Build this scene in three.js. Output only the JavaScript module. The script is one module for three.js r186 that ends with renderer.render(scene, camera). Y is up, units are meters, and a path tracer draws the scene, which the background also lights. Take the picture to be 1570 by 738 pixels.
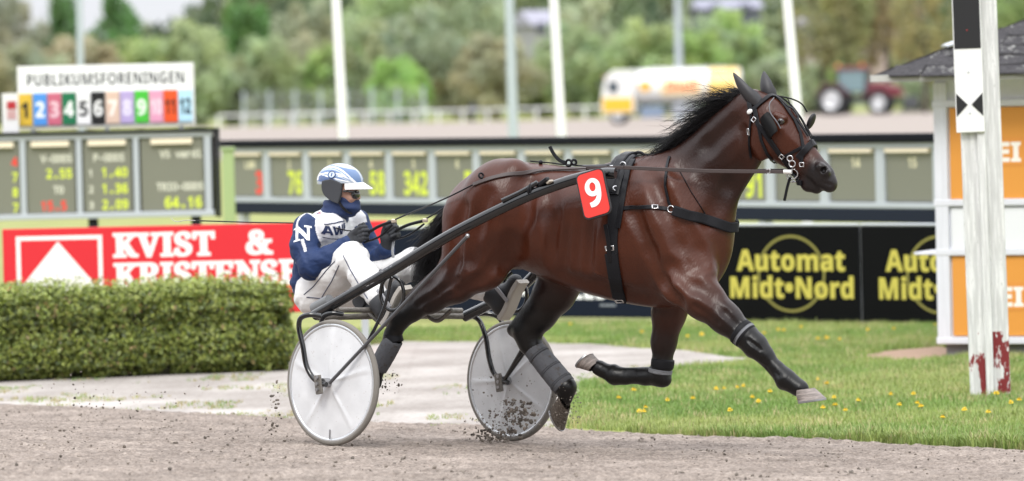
import * as THREE from 'three';
import { mergeGeometries } from 'three/addons/utils/BufferGeometryUtils.js';
import { RoundedBoxGeometry } from 'three/addons/geometries/RoundedBoxGeometry.js';
import { DecalGeometry } from 'three/addons/geometries/DecalGeometry.js';

// ------------------------------------------------------------------ camera, sky, sun, exposure
const V = (x, y, z) => new THREE.Vector3(x, y, z);
const scene = new THREE.Scene();
const renderer = new THREE.WebGLRenderer({ antialias: true });
renderer.setSize(1024, 481);
renderer.toneMapping = THREE.LinearToneMapping;
renderer.toneMappingExposure = 1.42;
renderer.shadowMap.enabled = true;

const LENS = 7056;                                   // focal length in pixels of the 1570 x 738 photograph
const EYE = 1.8, ROLL = 1.3 * Math.PI / 180;
const camera = new THREE.PerspectiveCamera(2 * Math.atan(369 / LENS) * 180 / Math.PI, 1024 / 481, 0.5, 4000);
camera.position.set(0, EYE, 24);
camera.rotation.order = 'YXZ';
camera.rotation.set(-Math.atan((369 - 148.6) / LENS), 0, -ROLL);
camera.updateMatrixWorld(true);
camera.focus = 23.7;
camera.userData.fStop = 2.6;

{ // thin bright overcast: an even white sky, a little brighter overhead
  const w = 256, h = 128, d = new Float32Array(w * h * 4);
  for (let j = 0; j < h; j++) for (let i = 0; i < w; i++) {
    const el = ((j + 0.5) / h - 0.5) * Math.PI, s = Math.max(0, Math.sin(el));
    const k = 1.90 * (1 + 2 * s) / 3 * (1 + 0.06 * Math.sin(i / w * Math.PI * 6 + s * 7));
    const o = (j * w + i) * 4;
    d[o] = k * 0.99; d[o + 1] = k * 1.01; d[o + 2] = k * 1.06; d[o + 3] = 1;
  }
  const t = new THREE.DataTexture(d, w, h, THREE.RGBAFormat, THREE.FloatType);
  t.mapping = THREE.EquirectangularReflectionMapping; t.magFilter = THREE.LinearFilter; t.needsUpdate = true;
  scene.background = t; scene.environment = t;
}
const sun = new THREE.DirectionalLight(new THREE.Color(1, 0.965, 0.9), 1.2);
sun.position.set(-5, 28, 22); sun.target.position.set(0, 0, -3); scene.add(sun, sun.target);
sun.castShadow = true; sun.shadow.radius = 34; sun.shadow.mapSize.set(2048, 2048);
Object.assign(sun.shadow.camera, { left: -40, right: 40, top: 40, bottom: -40, near: 1, far: 120 });

// ------------------------------------------------------------------ small tools
let seed = 7;
const rnd = () => { seed = (seed * 1664525 + 1013904223) >>> 0; return seed / 4294967296; };
const rr = (a, b) => a + (b - a) * rnd();
const clamp = (x, a, b) => Math.min(b, Math.max(a, x));
const lerp = (a, b, t) => a + (b - a) * t;
const smooth = (a, b, x) => { const t = clamp((x - a) / (b - a), 0, 1); return t * t * (3 - 2 * t); };
const used = {};
function named(n) { used[n] = (used[n] ?? -1) + 1; return used[n] ? n + '_' + String(used[n]).padStart(3, '0') : n; }
function mat(color, roughness = 0.7, more = {}) {
  const m = new THREE.MeshPhysicalMaterial({ roughness, ...more });
  if (Array.isArray(color)) m.color.setRGB(...color); else m.color.set(color);
  return m;
}
function mesh(name, g, m, parent) {
  const o = new THREE.Mesh(Array.isArray(g) ? merge(g) : g, m);
  o.name = parent ? name : named(name); o.castShadow = o.receiveShadow = true; (parent || scene).add(o); return o;
}
function tag(o, label, category, group, kind) {
  if (label) o.userData.label = label; if (category) o.userData.category = category;
  if (group) o.userData.group = group; if (kind) o.userData.kind = kind; return o;
}
function thing(name, label, category, pos = [0, 0, 0], turn = 0, group) {
  const o = new THREE.Group(); o.name = named(name); o.position.set(...pos); o.rotation.y = turn; scene.add(o);
  return tag(o, label, category, group);
}
function struct(name, g, m) { const o = mesh(name, g, m); o.userData.kind = 'structure'; return o; }
function plain(g) { const n = g.index ? g.toNonIndexed() : g; for (const k of Object.keys(n.attributes)) if (!['position', 'normal', 'uv', 'color'].includes(k)) n.deleteAttribute(k); return n; }
function merge(list) {
  list = list.map(plain);
  const hasUv = list.every(g => g.attributes.uv), hasC = list.every(g => g.attributes.color);
  list.forEach(g => { if (!hasUv) g.deleteAttribute('uv'); if (!hasC) g.deleteAttribute('color'); });
  return mergeGeometries(list);
}
const box = (w, h, d, x = 0, y = 0, z = 0, r = 0) => (r ? new RoundedBoxGeometry(w, h, d, 2, r) : new THREE.BoxGeometry(w, h, d)).translate(x, y, z);
const arr = p => (p.isVector3 ? p : V(...p));
function tube(pts, r, seg = 24, rad = 10, curveType = 'centripetal') {
  const c = pts.length === 2 ? new THREE.LineCurve3(arr(pts[0]), arr(pts[1])) : new THREE.CatmullRomCurve3(pts.map(arr), false, curveType);
  const g = new THREE.TubeGeometry(c, pts.length === 2 ? 1 : seg, r, rad, false);
  const out = [g];
  for (const [p, n] of [[0, -1], [1, 1]]) {           // closed ends
    const at = c.getPointAt(p), t = c.getTangentAt(p).multiplyScalar(n), cap = new THREE.CircleGeometry(r, rad);
    cap.applyQuaternion(new THREE.Quaternion().setFromUnitVectors(V(0, 0, 1), t)).translate(at.x, at.y, at.z); out.push(cap);
  }
  return merge(out);
}
// a flat strap along points; `normals` gives the outward direction of its face at each point
function strap(pts, width, thick, nor, seg = 24) {
  const c = new THREE.CatmullRomCurve3(pts.map(arr), false, 'centripetal'), nc = nor.length > 1 ? new THREE.CatmullRomCurve3(nor.map(arr)) : null;
  const pos = [], idx = [];
  for (let i = 0; i <= seg; i++) {
    const u = i / seg, p = c.getPoint(u), t = c.getTangent(u), n = (nc ? nc.getPoint(u) : arr(nor[0]).clone()).normalize();
    const b = V(0, 0, 0).crossVectors(t, n).normalize(); n.crossVectors(b, t).normalize();
    for (const [sb, sn] of [[-1, -1], [-1, 1], [-0.8, 1.5], [0.8, 1.5], [1, 1], [1, -1]]) {
      const q = p.clone().addScaledVector(b, sb * width / 2).addScaledVector(n, sn * thick / 2); pos.push(q.x, q.y, q.z);
    }
    if (i) for (let k = 0; k < 6; k++) { const a = (i - 1) * 6 + k, d = (i - 1) * 6 + (k + 1) % 6; idx.push(a, d, a + 6, d, d + 6, a + 6); }
  }
  for (const o of [0, seg * 6]) for (let k = 1; k < 5; k++) idx.push(o, o + k, o + k + 1);
  const g = new THREE.BufferGeometry(); g.setAttribute('position', new THREE.Float32BufferAttribute(pos, 3)); g.setIndex(idx);
  const f = g.toNonIndexed(); f.computeVertexNormals(); return f;
}
// survey: a pixel of the photograph is a direction from the lens; meet it with a plane of the place
function ray(px, py) { return V((px - 785) / LENS, -(py - 369) / LENS, -1).normalize().applyQuaternion(camera.quaternion); }
function atZ(px, py, z) { const d = ray(px, py), k = (z - camera.position.z) / d.z; return camera.position.clone().addScaledVector(d, k); }
function atY(px, py, y) { const d = ray(px, py), k = (y - camera.position.y) / d.y; return camera.position.clone().addScaledVector(d, k); }
class Frame {                                        // a local frame: x forward, y up, z to its right (towards the lens)
  constructor(origin, yawDeg) {
    this.o = origin; this.yaw = yawDeg * Math.PI / 180;
    this.f = V(Math.cos(this.yaw), 0, Math.sin(this.yaw)); this.r = V(-Math.sin(this.yaw), 0, Math.cos(this.yaw));
  }
  local(p) { const d = p.clone().sub(this.o); return V(d.dot(this.f), d.y, d.dot(this.r)); }
  at(px, py, s) {                                    // the point of the plane z = s of this frame that shows at the pixel
    const d = ray(px, py), c = camera.position, k = (s - c.clone().sub(this.o).dot(this.r)) / d.dot(this.r);
    return this.local(c.clone().addScaledVector(d, k));
  }
}
// tileable fractal noise
function noiseGrid(n, cells, octaves, sd, gain = 0.5) {
  const keep = seed; seed = sd; const out = new Float32Array(n * n); let amp = 1, tot = 0;
  for (let o = 0; o < octaves; o++, cells *= 2, amp *= gain) {
    const c = Math.min(cells, n), g = new Float32Array(c * c).map(() => rnd()); tot += amp;
    for (let j = 0; j < n; j++) for (let i = 0; i < n; i++) {
      const x = i / n * c, y = j / n * c, xi = Math.floor(x), yi = Math.floor(y), u = x - xi, v = y - yi;
      const su = u * u * (3 - 2 * u), sv = v * v * (3 - 2 * v), a = xi % c, b = (xi + 1) % c, e = (yi % c) * c, f = ((yi + 1) % c) * c;
      out[j * n + i] += amp * ((g[e + a] * (1 - su) + g[e + b] * su) * (1 - sv) + (g[f + a] * (1 - su) + g[f + b] * su) * sv);
    }
  }
  for (let i = 0; i < out.length; i++) out[i] /= tot; seed = keep; return out;
}
function sampler(grid, n) { return (x, y) => { x = ((x % 1) + 1) % 1 * n; y = ((y % 1) + 1) % 1 * n; const i = x | 0, j = y | 0, u = x - i, v = y - j, a = i % n, b = (i + 1) % n, c = (j % n) * n, d = ((j + 1) % n) * n; return (grid[c + a] * (1 - u) + grid[c + b] * u) * (1 - v) + (grid[d + a] * (1 - u) + grid[d + b] * u) * v; }; }
const N1 = noiseGrid(512, 8, 6, 11), N2 = noiseGrid(512, 32, 4, 23, 0.7);
const n1 = sampler(N1, 512), n2 = sampler(N2, 512);
function dataTex(n, fn, srgb, repeat = 1) {
  const d = new Uint8Array(n * n * 4);
  for (let j = 0; j < n; j++) for (let i = 0; i < n; i++) { const c = fn(i / n, j / n); for (let k = 0; k < 3; k++) d[(j * n + i) * 4 + k] = clamp((Array.isArray(c) ? c[k] : c) * 255, 0, 255); d[(j * n + i) * 4 + 3] = 255; }
  const t = new THREE.DataTexture(d, n, n); t.wrapS = t.wrapT = THREE.RepeatWrapping; t.magFilter = THREE.LinearFilter; t.minFilter = THREE.LinearMipmapLinearFilter; t.generateMipmaps = true;
  if (srgb) t.colorSpace = THREE.SRGBColorSpace; t.repeat.set(repeat, repeat); t.needsUpdate = true; return t;
}
const mix3 = (a, b, t) => [lerp(a[0], b[0], t), lerp(a[1], b[1], t), lerp(a[2], b[2], t)];
function canvasTex(w, h, draw) {
  const c = document.createElement('canvas'); c.width = w; c.height = h; const g = c.getContext('2d'); draw(g, w, h);
  const t = new THREE.CanvasTexture(c); t.colorSpace = THREE.SRGBColorSpace; return t;
}
const fineBump = dataTex(256, (u, v) => 0.5 * n2(u, v) + 0.5 * n1(u * 2, v * 2));
function tintTex(base, spread, reps, contrast = 1) { return dataTex(256, (u, v) => { const k = (n1(u, v) - 0.5) * 2 * contrast + (n2(u * 2, v * 2) - 0.5) * 0.8 * contrast; return base.map((b, i) => b + spread[i] * k); }, true, reps); }
// ------------------------------------------------------------------ the lie of the land
const nearWheel = atZ(510.5, 587, 0), WHEEL_R = 0.33;
const SULKY_YAW = 42, farWheel = (() => {             // the far wheel stands across the axle from the near one
  let best = null; for (let w = 1.1; w < 1.8; w += 0.005) { const p = atZ(785.5, 584, -w * Math.cos(SULKY_YAW * Math.PI / 180)); const e = Math.abs(p.x - nearWheel.x - w * Math.sin(SULKY_YAW * Math.PI / 180)); if (!best || e < best.e) best = { e, p, w }; }
  return best.p;
})();
const TRACK_YAW = 43 * Math.PI / 180, TD = V(Math.cos(TRACK_YAW), 0, Math.sin(TRACK_YAW)), TN = V(-Math.sin(TRACK_YAW), 0, Math.cos(TRACK_YAW));
const tu = (x, z) => x * TN.x + z * TN.z, tt = (x, z) => x * TD.x + z * TD.z;
const uN = tu(nearWheel.x, nearWheel.z), uF = tu(farWheel.x, farWheel.z);
const yN = nearWheel.y - WHEEL_R, BANK = (nearWheel.y - farWheel.y) / (uN - uF);   // the track is banked towards the infield
const EDGE = -2.55, trackY = u => yN + BANK * (u - uN), INF = trackY(EDGE) - 0.005;


// dirt track, banked, raked surface with real relief: harrow lines along the running direction and old wheel ruts
const harrow = (t, u) => 0.006 * Math.sin(u * 58 + 9 * n1(t * 0.03, u * 0.1)) * smooth(0.42, 0.62, n1(t * 0.07 + 0.2, u * 0.3)) - [0.55, 2.05, -0.9].reduce((s, c) => s + 0.012 * Math.exp(-(((u - c - 0.25 * (n1(t * 0.02, c) - 0.5)) / 0.03) ** 2)), 0);
const trackMat = mat([1, 1, 1], 0.95, {
  map: dataTex(1024, (u, v) => { const a = n1(u, v), b = n2(u * 3, v * 3), c = n2(u * 7 + 0.3, v * 7); const k = 0.55 + 0.6 * (a - 0.5) + 0.9 * (b - 0.5) + 0.9 * (c - 0.5); return mix3([0.365, 0.325, 0.295], [0.655, 0.605, 0.565], clamp(k, 0, 1)); }, true),
  bumpMap: dataTex(512, (u, v) => 0.5 * n2(u * 2, v * 2) + 0.5 * n2(u * 6, v * 6)), bumpScale: 0.02,
});
{
  const ts = [], us = [];
  for (let t = -60; t < -12; t += 1.2) ts.push(t); for (let t = -12; t < 7.5; t += 0.028) ts.push(t); for (let t = 7.5; t <= 60; t += 1.2) ts.push(t);
  for (let u = EDGE - 0.06; u < 4.6; u += 0.026) us.push(u); for (let u = 4.6; u <= 22; u += 0.5) us.push(u);
  const pos = new Float32Array(ts.length * us.length * 3), uv = new Float32Array(ts.length * us.length * 2), idx = [];
  us.forEach((u, j) => ts.forEach((t, i) => {
    const o = j * ts.length + i, x = TD.x * t + TN.x * u, z = TD.z * t + TN.z * u;
    const rel = 0.028 * (n2(t * 0.42, u * 0.62) - 0.5) + 0.026 * (n2(t * 1.1 + 0.3, u * 1.7) - 0.5) + 0.03 * (n1(t * 0.11, u * 0.2) - 0.5) + harrow(t, u) - 0.02 * smooth(EDGE + 0.12, EDGE - 0.05, u);
    pos.set([x, trackY(u) + rel * smooth(22, 6, Math.abs(t)), z], o * 3); uv.set([t * 0.43, u * 0.43], o * 2);
    if (i && j) { const a = o, b = o - 1, c = o - ts.length, d = c - 1; idx.push(a, c, b, b, c, d); }
  }));
  const g = new THREE.BufferGeometry(); g.setAttribute('position', new THREE.BufferAttribute(pos, 3)); g.setAttribute('uv', new THREE.BufferAttribute(uv, 2)); g.setIndex(idx); g.computeVertexNormals();
  struct('dirt_track', g, trackMat);
}
const trackRel = (t, u) => 0.028 * (n2(t * 0.42, u * 0.62) - 0.5) + 0.026 * (n2(t * 1.1 + 0.3, u * 1.7) - 0.5) + 0.03 * (n1(t * 0.11, u * 0.2) - 0.5) + harrow(t, u);

// grass ground of the infield, out to the hills
const soilMat = mat([1, 1, 1], 1, { map: dataTex(512, (u, v) => { const k = n1(u, v) * 0.6 + n2(u * 3, v * 3) * 0.6; return mix3([0.44, 0.47, 0.24], [0.66, 0.66, 0.42], clamp(k - 0.1, 0, 1)); }, true), bumpMap: fineBump, bumpScale: 0.02 });
function sheet(outline, y, scale = 0.5) {            // a flat sheet with an outline in world x, z and uv in metres
  const s = new THREE.Shape(outline.map(p => new THREE.Vector2(p[0], -p[1]))), g = new THREE.ShapeGeometry(s);
  g.rotateX(-Math.PI / 2); g.translate(0, y, 0); const p = g.attributes.position, uv = g.attributes.uv;
  for (let i = 0; i < p.count; i++) uv.setXY(i, p.getX(i) * scale, p.getZ(i) * scale); return g;
}
const along = (t, u) => [TD.x * t + TN.x * u, TD.z * t + TN.z * u];
struct('infield_ground', sheet([along(-900, EDGE), along(900, EDGE), along(900, -1500), along(-900, -1500)], INF), soilMat);
struct('outer_ground', sheet([along(-900, 21.5), along(900, 21.5), along(900, 300), along(-900, 300)], trackY(21.5) - 0.01), soilMat);

// pale sand: the trodden strip by the hedge and the crossing path behind the legs
const sandMat = mat([1, 1, 1], 0.95, { map: dataTex(512, (u, v) => { const k = 0.5 + 1.3 * (n1(u, v) - 0.5) + 1.1 * (n2(u * 7, v * 7) - 0.5); return mix3([0.53, 0.50, 0.475], [0.72, 0.695, 0.675], clamp(k, 0, 1)); }, true), bumpMap: dataTex(512, (u, v) => n2(u * 9, v * 9)), bumpScale: 0.010 });
function ragged(pix, y, amp, step = 0.25) {            // ground outline with an uneven edge
  const p = pix.map(([a, b]) => atY(a, b, y)), out = [];
  p.forEach((a, i) => { const b = p[(i + 1) % p.length], n = Math.max(1, Math.round(a.distanceTo(b) / step)); for (let k = 0; k < n; k++) { const q = a.clone().lerp(b, k / n); out.push([q.x + amp * (n2(q.x * 0.31, q.z * 0.17) - 0.5) * 2, q.z + amp * 2.4 * (n2(q.z * 0.23 + 0.5, q.x * 0.29) - 0.5) * 2]); } });
  return out;
}
const SAND_PIX = [[-260, 612], [-120, 622], [160, 640], [430, 655], [600, 664], [700, 668], [866, 674], [880, 612], [892, 588], [960, 574], [1090, 562], [1165, 551], [1040, 537], [930, 529], [760, 524], [620, 524], [480, 540], [430, 560], [-260, 555]];
const sandOutline = ragged(SAND_PIX, INF + 0.004, 0.1);
struct('sandy_path', sheet(sandOutline, INF + 0.004, 0.21), sandMat);
const patchOutline = ragged([[1300, 548], [1360, 538], [1450, 530], [1490, 548], [1400, 556]], INF + 0.004, 0.07);
struct('bare_soil_patch', sheet(patchOutline, INF + 0.0042, 0.8), mat([0.36, 0.24, 0.17], 0.95, { bumpMap: fineBump, bumpScale: 0.03 }));
function inside(poly, x, z) { let c = false; for (let i = 0, j = poly.length - 1; i < poly.length; j = i++) { const [xi, zi] = poly[i], [xj, zj] = poly[j]; if ((zi > z) !== (zj > z) && x < (xj - xi) * (z - zi) / (zj - zi) + xi) c = !c; } return c; }

// the far side of the oval
const far = (px, py) => { const p = atY(px, py, INF + 0.01); return [p.x, p.z]; };
struct('far_track', sheet([far(-700, 268), far(2300, 200), far(2300, 151), far(-700, 219)], INF + 0.012, 0.3), mat([0.30, 0.255, 0.225], 0.95, { bumpMap: fineBump, bumpScale: 0.02 }));
// ------------------------------------------------------------------ printed boards, tote boards, signs
const whitePaint = mat([0.78, 0.78, 0.78], 0.55, { bumpMap: fineBump, bumpScale: 0.001 });
const galv = mat([0.52, 0.55, 0.58], 0.45, { metalness: 0.35 }), darkSteel = mat([0.014, 0.016, 0.021], 0.6, { specularIntensity: 0.4 }), alu = mat([0.60, 0.64, 0.69], 0.4, { metalness: 0.3 });
// a local frame standing on the ground between two ground points: x along, z to the front
function standing(name, label, category, a, b, group) {
  const t = thing(name, label, category, [(a.x + b.x) / 2, 0, (a.z + b.z) / 2], -Math.atan2(b.z - a.z, b.x - a.x), group);
  t.userData.len = undefined; delete t.userData.len; return [t, Math.hypot(b.x - a.x, b.z - a.z)];
}
function print(name, w, h, tex, parent, x, y, z, rough = 0.6) { return mesh(name, new THREE.PlaneGeometry(w, h).translate(x, y, z), mat([1, 1, 1], rough, { map: tex }), parent); }
const squash = (g, s, x, y, sx) => { g.save(); g.translate(x, y); g.scale(sx, 1); g.fillText(s, 0, 0); if (g.lineWidth > 1) g.strokeText(s, 0, 0); g.restore(); };

// red advertising board behind the hedge
{
  const a = atZ(3, 352, -12.9), b = atZ(594, 338, -12.9), top = (a.y + b.y) / 2, h = 0.72;
  const [t, w] = standing('advertising_board', 'red advertising board with white slab lettering behind the hedge', 'board', a, b);
  mesh('panel', box(w, h, 0.03, 0, top - h / 2, 0, 0.006), mat([0.62, 0.03, 0.035], 0.5), t);
  const W = 1210, H = Math.round(W * h / w);
  print('printed_face', w - 0.012, h - 0.012, canvasTex(W, H, g => {
    g.fillStyle = '#dd2430'; g.fillRect(0, 0, W, H); g.fillStyle = '#f7f4f2';
    g.fillRect(40, 22, 272, 246); g.fillStyle = '#dd2430'; g.fillRect(54, 36, 244, 218);
    g.fillStyle = '#f7f4f2'; g.save(); g.beginPath(); g.rect(54, 36, 244, 218); g.clip(); g.beginPath(); g.moveTo(172, 40); g.lineTo(-42, 300); g.lineTo(386, 300); g.fill(); g.restore();
    g.strokeStyle = '#f7f4f2'; g.lineWidth = 7; g.lineJoin = 'miter';
    g.font = 'bold 102px serif'; squash(g, 'KVIST', 346, 94, 1.02); squash(g, '&', 762, 94, 1.05); squash(g, 'KRISTENSEN', 346, 190, 1.0);
  }), t, 0, top - h / 2, 0.019);
  for (const x of [-w / 2 + 0.2, 0, w / 2 - 0.2]) mesh('post', box(0.06, top + 0.1 - INF, 0.06, x, (top + INF - 0.1) / 2 - 0.02, -0.047), galv, t);
}
// dark banners along the fence
function banner(name, label, aPix, bPix, topA, draw, face, rail) {
  const a = atY(...aPix, INF), b = atY(...bPix, INF), [t, w] = standing(name, label, 'banner', a, b), d = Math.hypot(a.x, 24 - a.z);
  const h = topA, W = 1400, H = Math.round(W * h / w);
  mesh('panel', box(w, h - 0.03, 0.02, 0, INF + 0.03 + (h - 0.03) / 2, 0), darkSteel, t);
  const g = new THREE.PlaneGeometry(w - 0.01, h - 0.04, 60, 8), p = g.attributes.position;   // slack canvas: gentle waves
  for (let i = 0; i < p.count; i++) p.setZ(i, 0.010 * (n1(p.getX(i) * 0.16, p.getY(i) * 0.25) - 0.5) + 0.017);
  g.computeVertexNormals(); g.translate(0, INF + 0.03 + (h - 0.03) / 2, 0);
  mesh('printed_canvas', g, mat([1, 1, 1], 0.6, { specularIntensity: 0.25, map: canvasTex(W, H, gg => draw(gg, W, H)) }), t);
  mesh('top_rail', tube([[-w / 2, INF + h + 0.012, 0], [w / 2, INF + h + 0.012, 0]], 0.014), galv, t);
  for (const x of [-w / 2 + 0.01, w / 2 - 0.012]) mesh('post', tube([[x, INF - 0.05, -0.03], [x, INF + h, -0.03]], 0.018), galv, t);
  return t;
}
const automat = (g, W, H) => {
  g.fillStyle = '#08090b'; g.fillRect(0, 0, W, H);
  const cx = W * 0.545, cy = H * 0.50, s = H / 150;
  g.strokeStyle = '#8f8a4c'; g.lineWidth = 4.2 * s; g.beginPath(); g.arc(cx, cy, 60 * s, 0, 7); g.stroke();
  g.fillStyle = g.strokeStyle = '#c9bf5c'; g.lineWidth = 1.6 * s; g.textAlign = 'center'; g.font = `bold ${46 * s}px sans-serif`;
  squash(g, 'Automat', cx, cy - 5 * s, 1.02); squash(g, 'Midt•Nord', cx, cy + 39 * s, 1.0);
};
const dirA = atY(1096, 495, INF), dirB = atY(1321, 498, INF), dirC = dirB.clone().add(dirB.clone().sub(dirA).multiplyScalar(1.0));
const asPix = p => { const q = p.clone().project(camera); return [785 + q.x * 785, 369 - q.y * 369]; };
banner('banner', 'black banner with yellow circle lettering right behind the horse\'s forelegs', [1094, 496], [1321, 499], 0.83, automat);
banner('banner', 'black banner with yellow circle lettering partly hidden by the kiosk corner', [1324, 499], [1549, 503], 0.83, automat);
banner('banner', 'dark blue banner with white LED lettering under the horse\'s belly', [602, 489], [1006, 493], 0.81, (g, W, H) => {
  g.fillStyle = '#161d2c'; g.fillRect(0, 0, W, H); g.fillStyle = '#eef0f4'; g.strokeStyle = '#eef0f4'; g.lineWidth = 5;
  const u = W / 404; g.font = `bold ${33 * u}px sans-serif`;
  g.textAlign = 'left'; squash(g, 'LED', (883 - 602) * u, H - 24 * u, 0.95);
  for (const x of [645, 735, 808, 873]) { g.beginPath(); g.arc((x - 602) * u, H - 34 * u, 6.2 * u, 0, 7); g.fill(); }
  g.globalAlpha = 0.5; g.fillRect((925 - 602) * u, H - 17 * u, 24 * u, 3 * u);
});

// tote board panels: frame bars, dark screen, header lamp box, flip digits
const screenFrame = mat([0.50, 0.54, 0.60], 0.45, { metalness: 0.2 }), screenMat = mat([0.135, 0.137, 0.115], 0.6), lampBox = mat([0.86, 0.76, 0.60], 0.5);
function screen(t, x, y, w, h, draw, lamp = 1) {
  const s = mesh('screen', box(w, h, 0.06, x, y, 0), screenMat, t), W = 256, H = Math.round(256 * h / w);
  print('display_print', w - 0.004, h - 0.004, canvasTex(W, H, g => { g.fillStyle = '#7f8074'; g.fillRect(0, 0, W, H); g.fillStyle = '#76776c'; for (let i = 0; i < W; i += 6) g.fillRect(i, 0, 2, H); draw(g, W, H); }), s, x, y, 0.033, 0.5);
  if (lamp) mesh('header_lamp_box', box(w * lamp, h * 0.075, 0.05, x, y + h / 2 - h * 0.05, 0.055), lampBox, s);
  return s;
}
const YEL = '#d2e04a', RED = '#ee3b30', PALE = '#cfcfc2';
function row(g, s, x, y, size, col, align = 'right', sx = 0.9) { g.fillStyle = g.strokeStyle = col; g.lineWidth = size * 0.06; g.font = `bold ${size}px monospace`; g.textAlign = align; squash(g, s, x, y, sx); }
{
  const z = -20, a = atZ(-47, 337, z), b = atZ(331, 331, z), [t, w] = standing('tote_board', 'wide tote board with odds columns under the numbered sign', 'tote board', a, b);
  const k = w / 378, base = (a.y + b.y) / 2, H = 0.80;   // metres per pixel here
  const X = px => (px - 142) * k;
  const cols = [[-42, 32, (g, W, h) => { ['4', '7', '8', '7'].forEach((s, i) => row(g, s, W * 0.97, h * (0.34 + i * 0.21), 62, i ? YEL : RED)); }],
    [43, 117, (g, W, h) => { row(g, 'V-ODDS', W * 0.95, h * 0.30, 52, PALE); row(g, '2.55', W * 0.95, h * 0.52, 66, YEL); row(g, 'TO', W * 0.76, h * 0.73, 52, PALE); row(g, '15.5', W * 0.82, h * 0.96, 66, RED); }],
    [130, 204, (g, W, h) => { row(g, 'P-ODDS', W * 0.86, h * 0.30, 52, PALE); ['1.40', '1.36', '2.09'].forEach((s, i) => { row(g, String(i + 1), W * 0.2, h * (0.51 + i * 0.22), 50, PALE); row(g, s, W * 0.92, h * (0.52 + i * 0.22), 66, YEL); }); }],
    [218, 314, (g, W, h) => { row(g, 'V5 værdi', W * 0.98, h * 0.27, 40, PALE); row(g, 'TRIO-ODDS', W * 1.0, h * 0.72, 40, PALE); row(g, '64.16', W * 0.97, h * 0.96, 58, YEL); }]];
  mesh('backing', box(w, H + 0.02, 0.05, 0, base + H / 2, -0.075), darkSteel, t);
  for (const [p, q, d] of cols) screen(t, X((p + q) / 2), base + H / 2, (q - p) * k, H - 0.1, d, p > 200 ? 0.66 : 0.78);
  for (const p of [-46, 37.5, 123.5, 211]) mesh('frame_bar', box(9 * k, H, 0.08, X(p), base + H / 2, 0.02, 0.008), screenFrame, t);
  mesh('frame_bar', box(11 * k, H, 0.08, X(321), base + H / 2, 0.02, 0.008), screenFrame, t);
  for (const y of [base + 0.02, base + H - 0.02]) mesh('frame_rail', box(w - 0.02, 0.055, 0.085, 0, y, 0.022, 0.008), screenFrame, t);
  mesh('top_cover', box(w + 0.04, 0.03, 0.2, 0.03, base + H + 0.018, 0, 0.01), darkSteel, t);
  mesh('end_plate', box(0.035, H + 0.04, 0.16, w / 2 + 0.03, base + H / 2, 0, 0.01), darkSteel, t);
  for (const p of [-20, 142, 300]) mesh('leg', box(0.09, base - INF + 0.05, 0.09, X(p), (base + INF - 0.05) / 2, -0.03), darkSteel, t);
}
{ // sign with the twelve start-number tiles, standing on the tote board
  const z = -20.3, a = atZ(28, 200, z), b = atZ(299, 190, z), [t, w] = standing('fan_club_sign', 'white sign with black lettering over twelve coloured number tiles', 'sign', a, b), k = w / 271, y0 = (a.y + b.y) / 2;
  const X = px => (px - 163.5) * k, H = 96 * k;
  mesh('panel', box(w, H, 0.03, 0, y0 + H / 2, 0, 0.005), whitePaint, t);
  print('lettering', w * 0.96, 0.24, canvasTex(1200, 180, g => { g.fillStyle = '#f3f4f6'; g.fillRect(0, 0, 1200, 180); g.fillStyle = '#23242c'; g.font = 'bold 118px sans-serif'; g.textAlign = 'center'; const s = 'PUBLIKUMSFORENINGEN', n = g.measureText(s).width; g.lineWidth = 1; squash(g, s, 600, 132, 1130 / n); }), t, 0, y0 + 74 * k, 0.018);
  const cols = ['#d9b43a', '#4d93e0', '#c9667e', '#0d7048', '#f0f0f2', '#0c0d10', '#dcc0ae', '#b7a6d6', '#49c13c', '#e4a0bd', '#f0561e', '#b9e2f6'], ink = ['#151515', '#eef3fa', '#e8c6cf', '#eef3ee', '#1b1b1f', '#e8e8e8', '#f3ece6', '#e3dcf0', '#e9f5e6', '#f2d5e0', '#3a1a10', '#1d2c3a'];
  cols.forEach((c, i) => {
    const x = X(40 + i * 22.25), y = y0 + (29 + 0.1 * i) * k, q = mesh('number_tile', box(21 * k, 49 * k, 0.02, x, y, 0.026, 0.004), mat(c, 0.5), t);
    print('numeral', 20 * k, 47 * k, canvasTex(96, 220, g => { g.fillStyle = c; g.fillRect(0, 0, 96, 220); g.fillStyle = g.strokeStyle = ink[i]; g.lineWidth = 6; g.font = 'bold 150px sans-serif'; g.textAlign = 'center'; squash(g, String(i + 1), 48, 165, i > 8 ? 0.5 : 0.85); }), q, x, y, 0.038);
  });
  for (const x of [-w * 0.42, 0, w * 0.42]) mesh('bracket', box(0.04, 0.1, 0.03, x, y0 - 0.04, -0.02), galv, t);
}
{ // small white sign beside it
  const z = -20.15, a = atZ(4, 206, z), b = atZ(29, 205, z), [t, w] = standing('small_sign', 'small white sign with red emblem at the left end of tote board', 'sign', a, b), k = w / 25, y0 = (a.y + b.y) / 2;
  mesh('panel', box(w, 62 * k, 0.03, 0, y0 + 31 * k, 0, 0.005), whitePaint, t);
  mesh('emblem', box(14 * k, 12 * k, 0.006, 2 * k, y0 + 44 * k, 0.02), mat([0.45, 0.02, 0.03], 0.5), t);
  for (let i = 0; i < 4; i++) mesh('emblem_bar', box(2.2 * k, 13 * k, 0.006, (-3.5 + i * 3.6) * k, y0 + 29 * k, 0.02), mat([0.6, 0.28, 0.28], 0.5), t);
}
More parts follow.
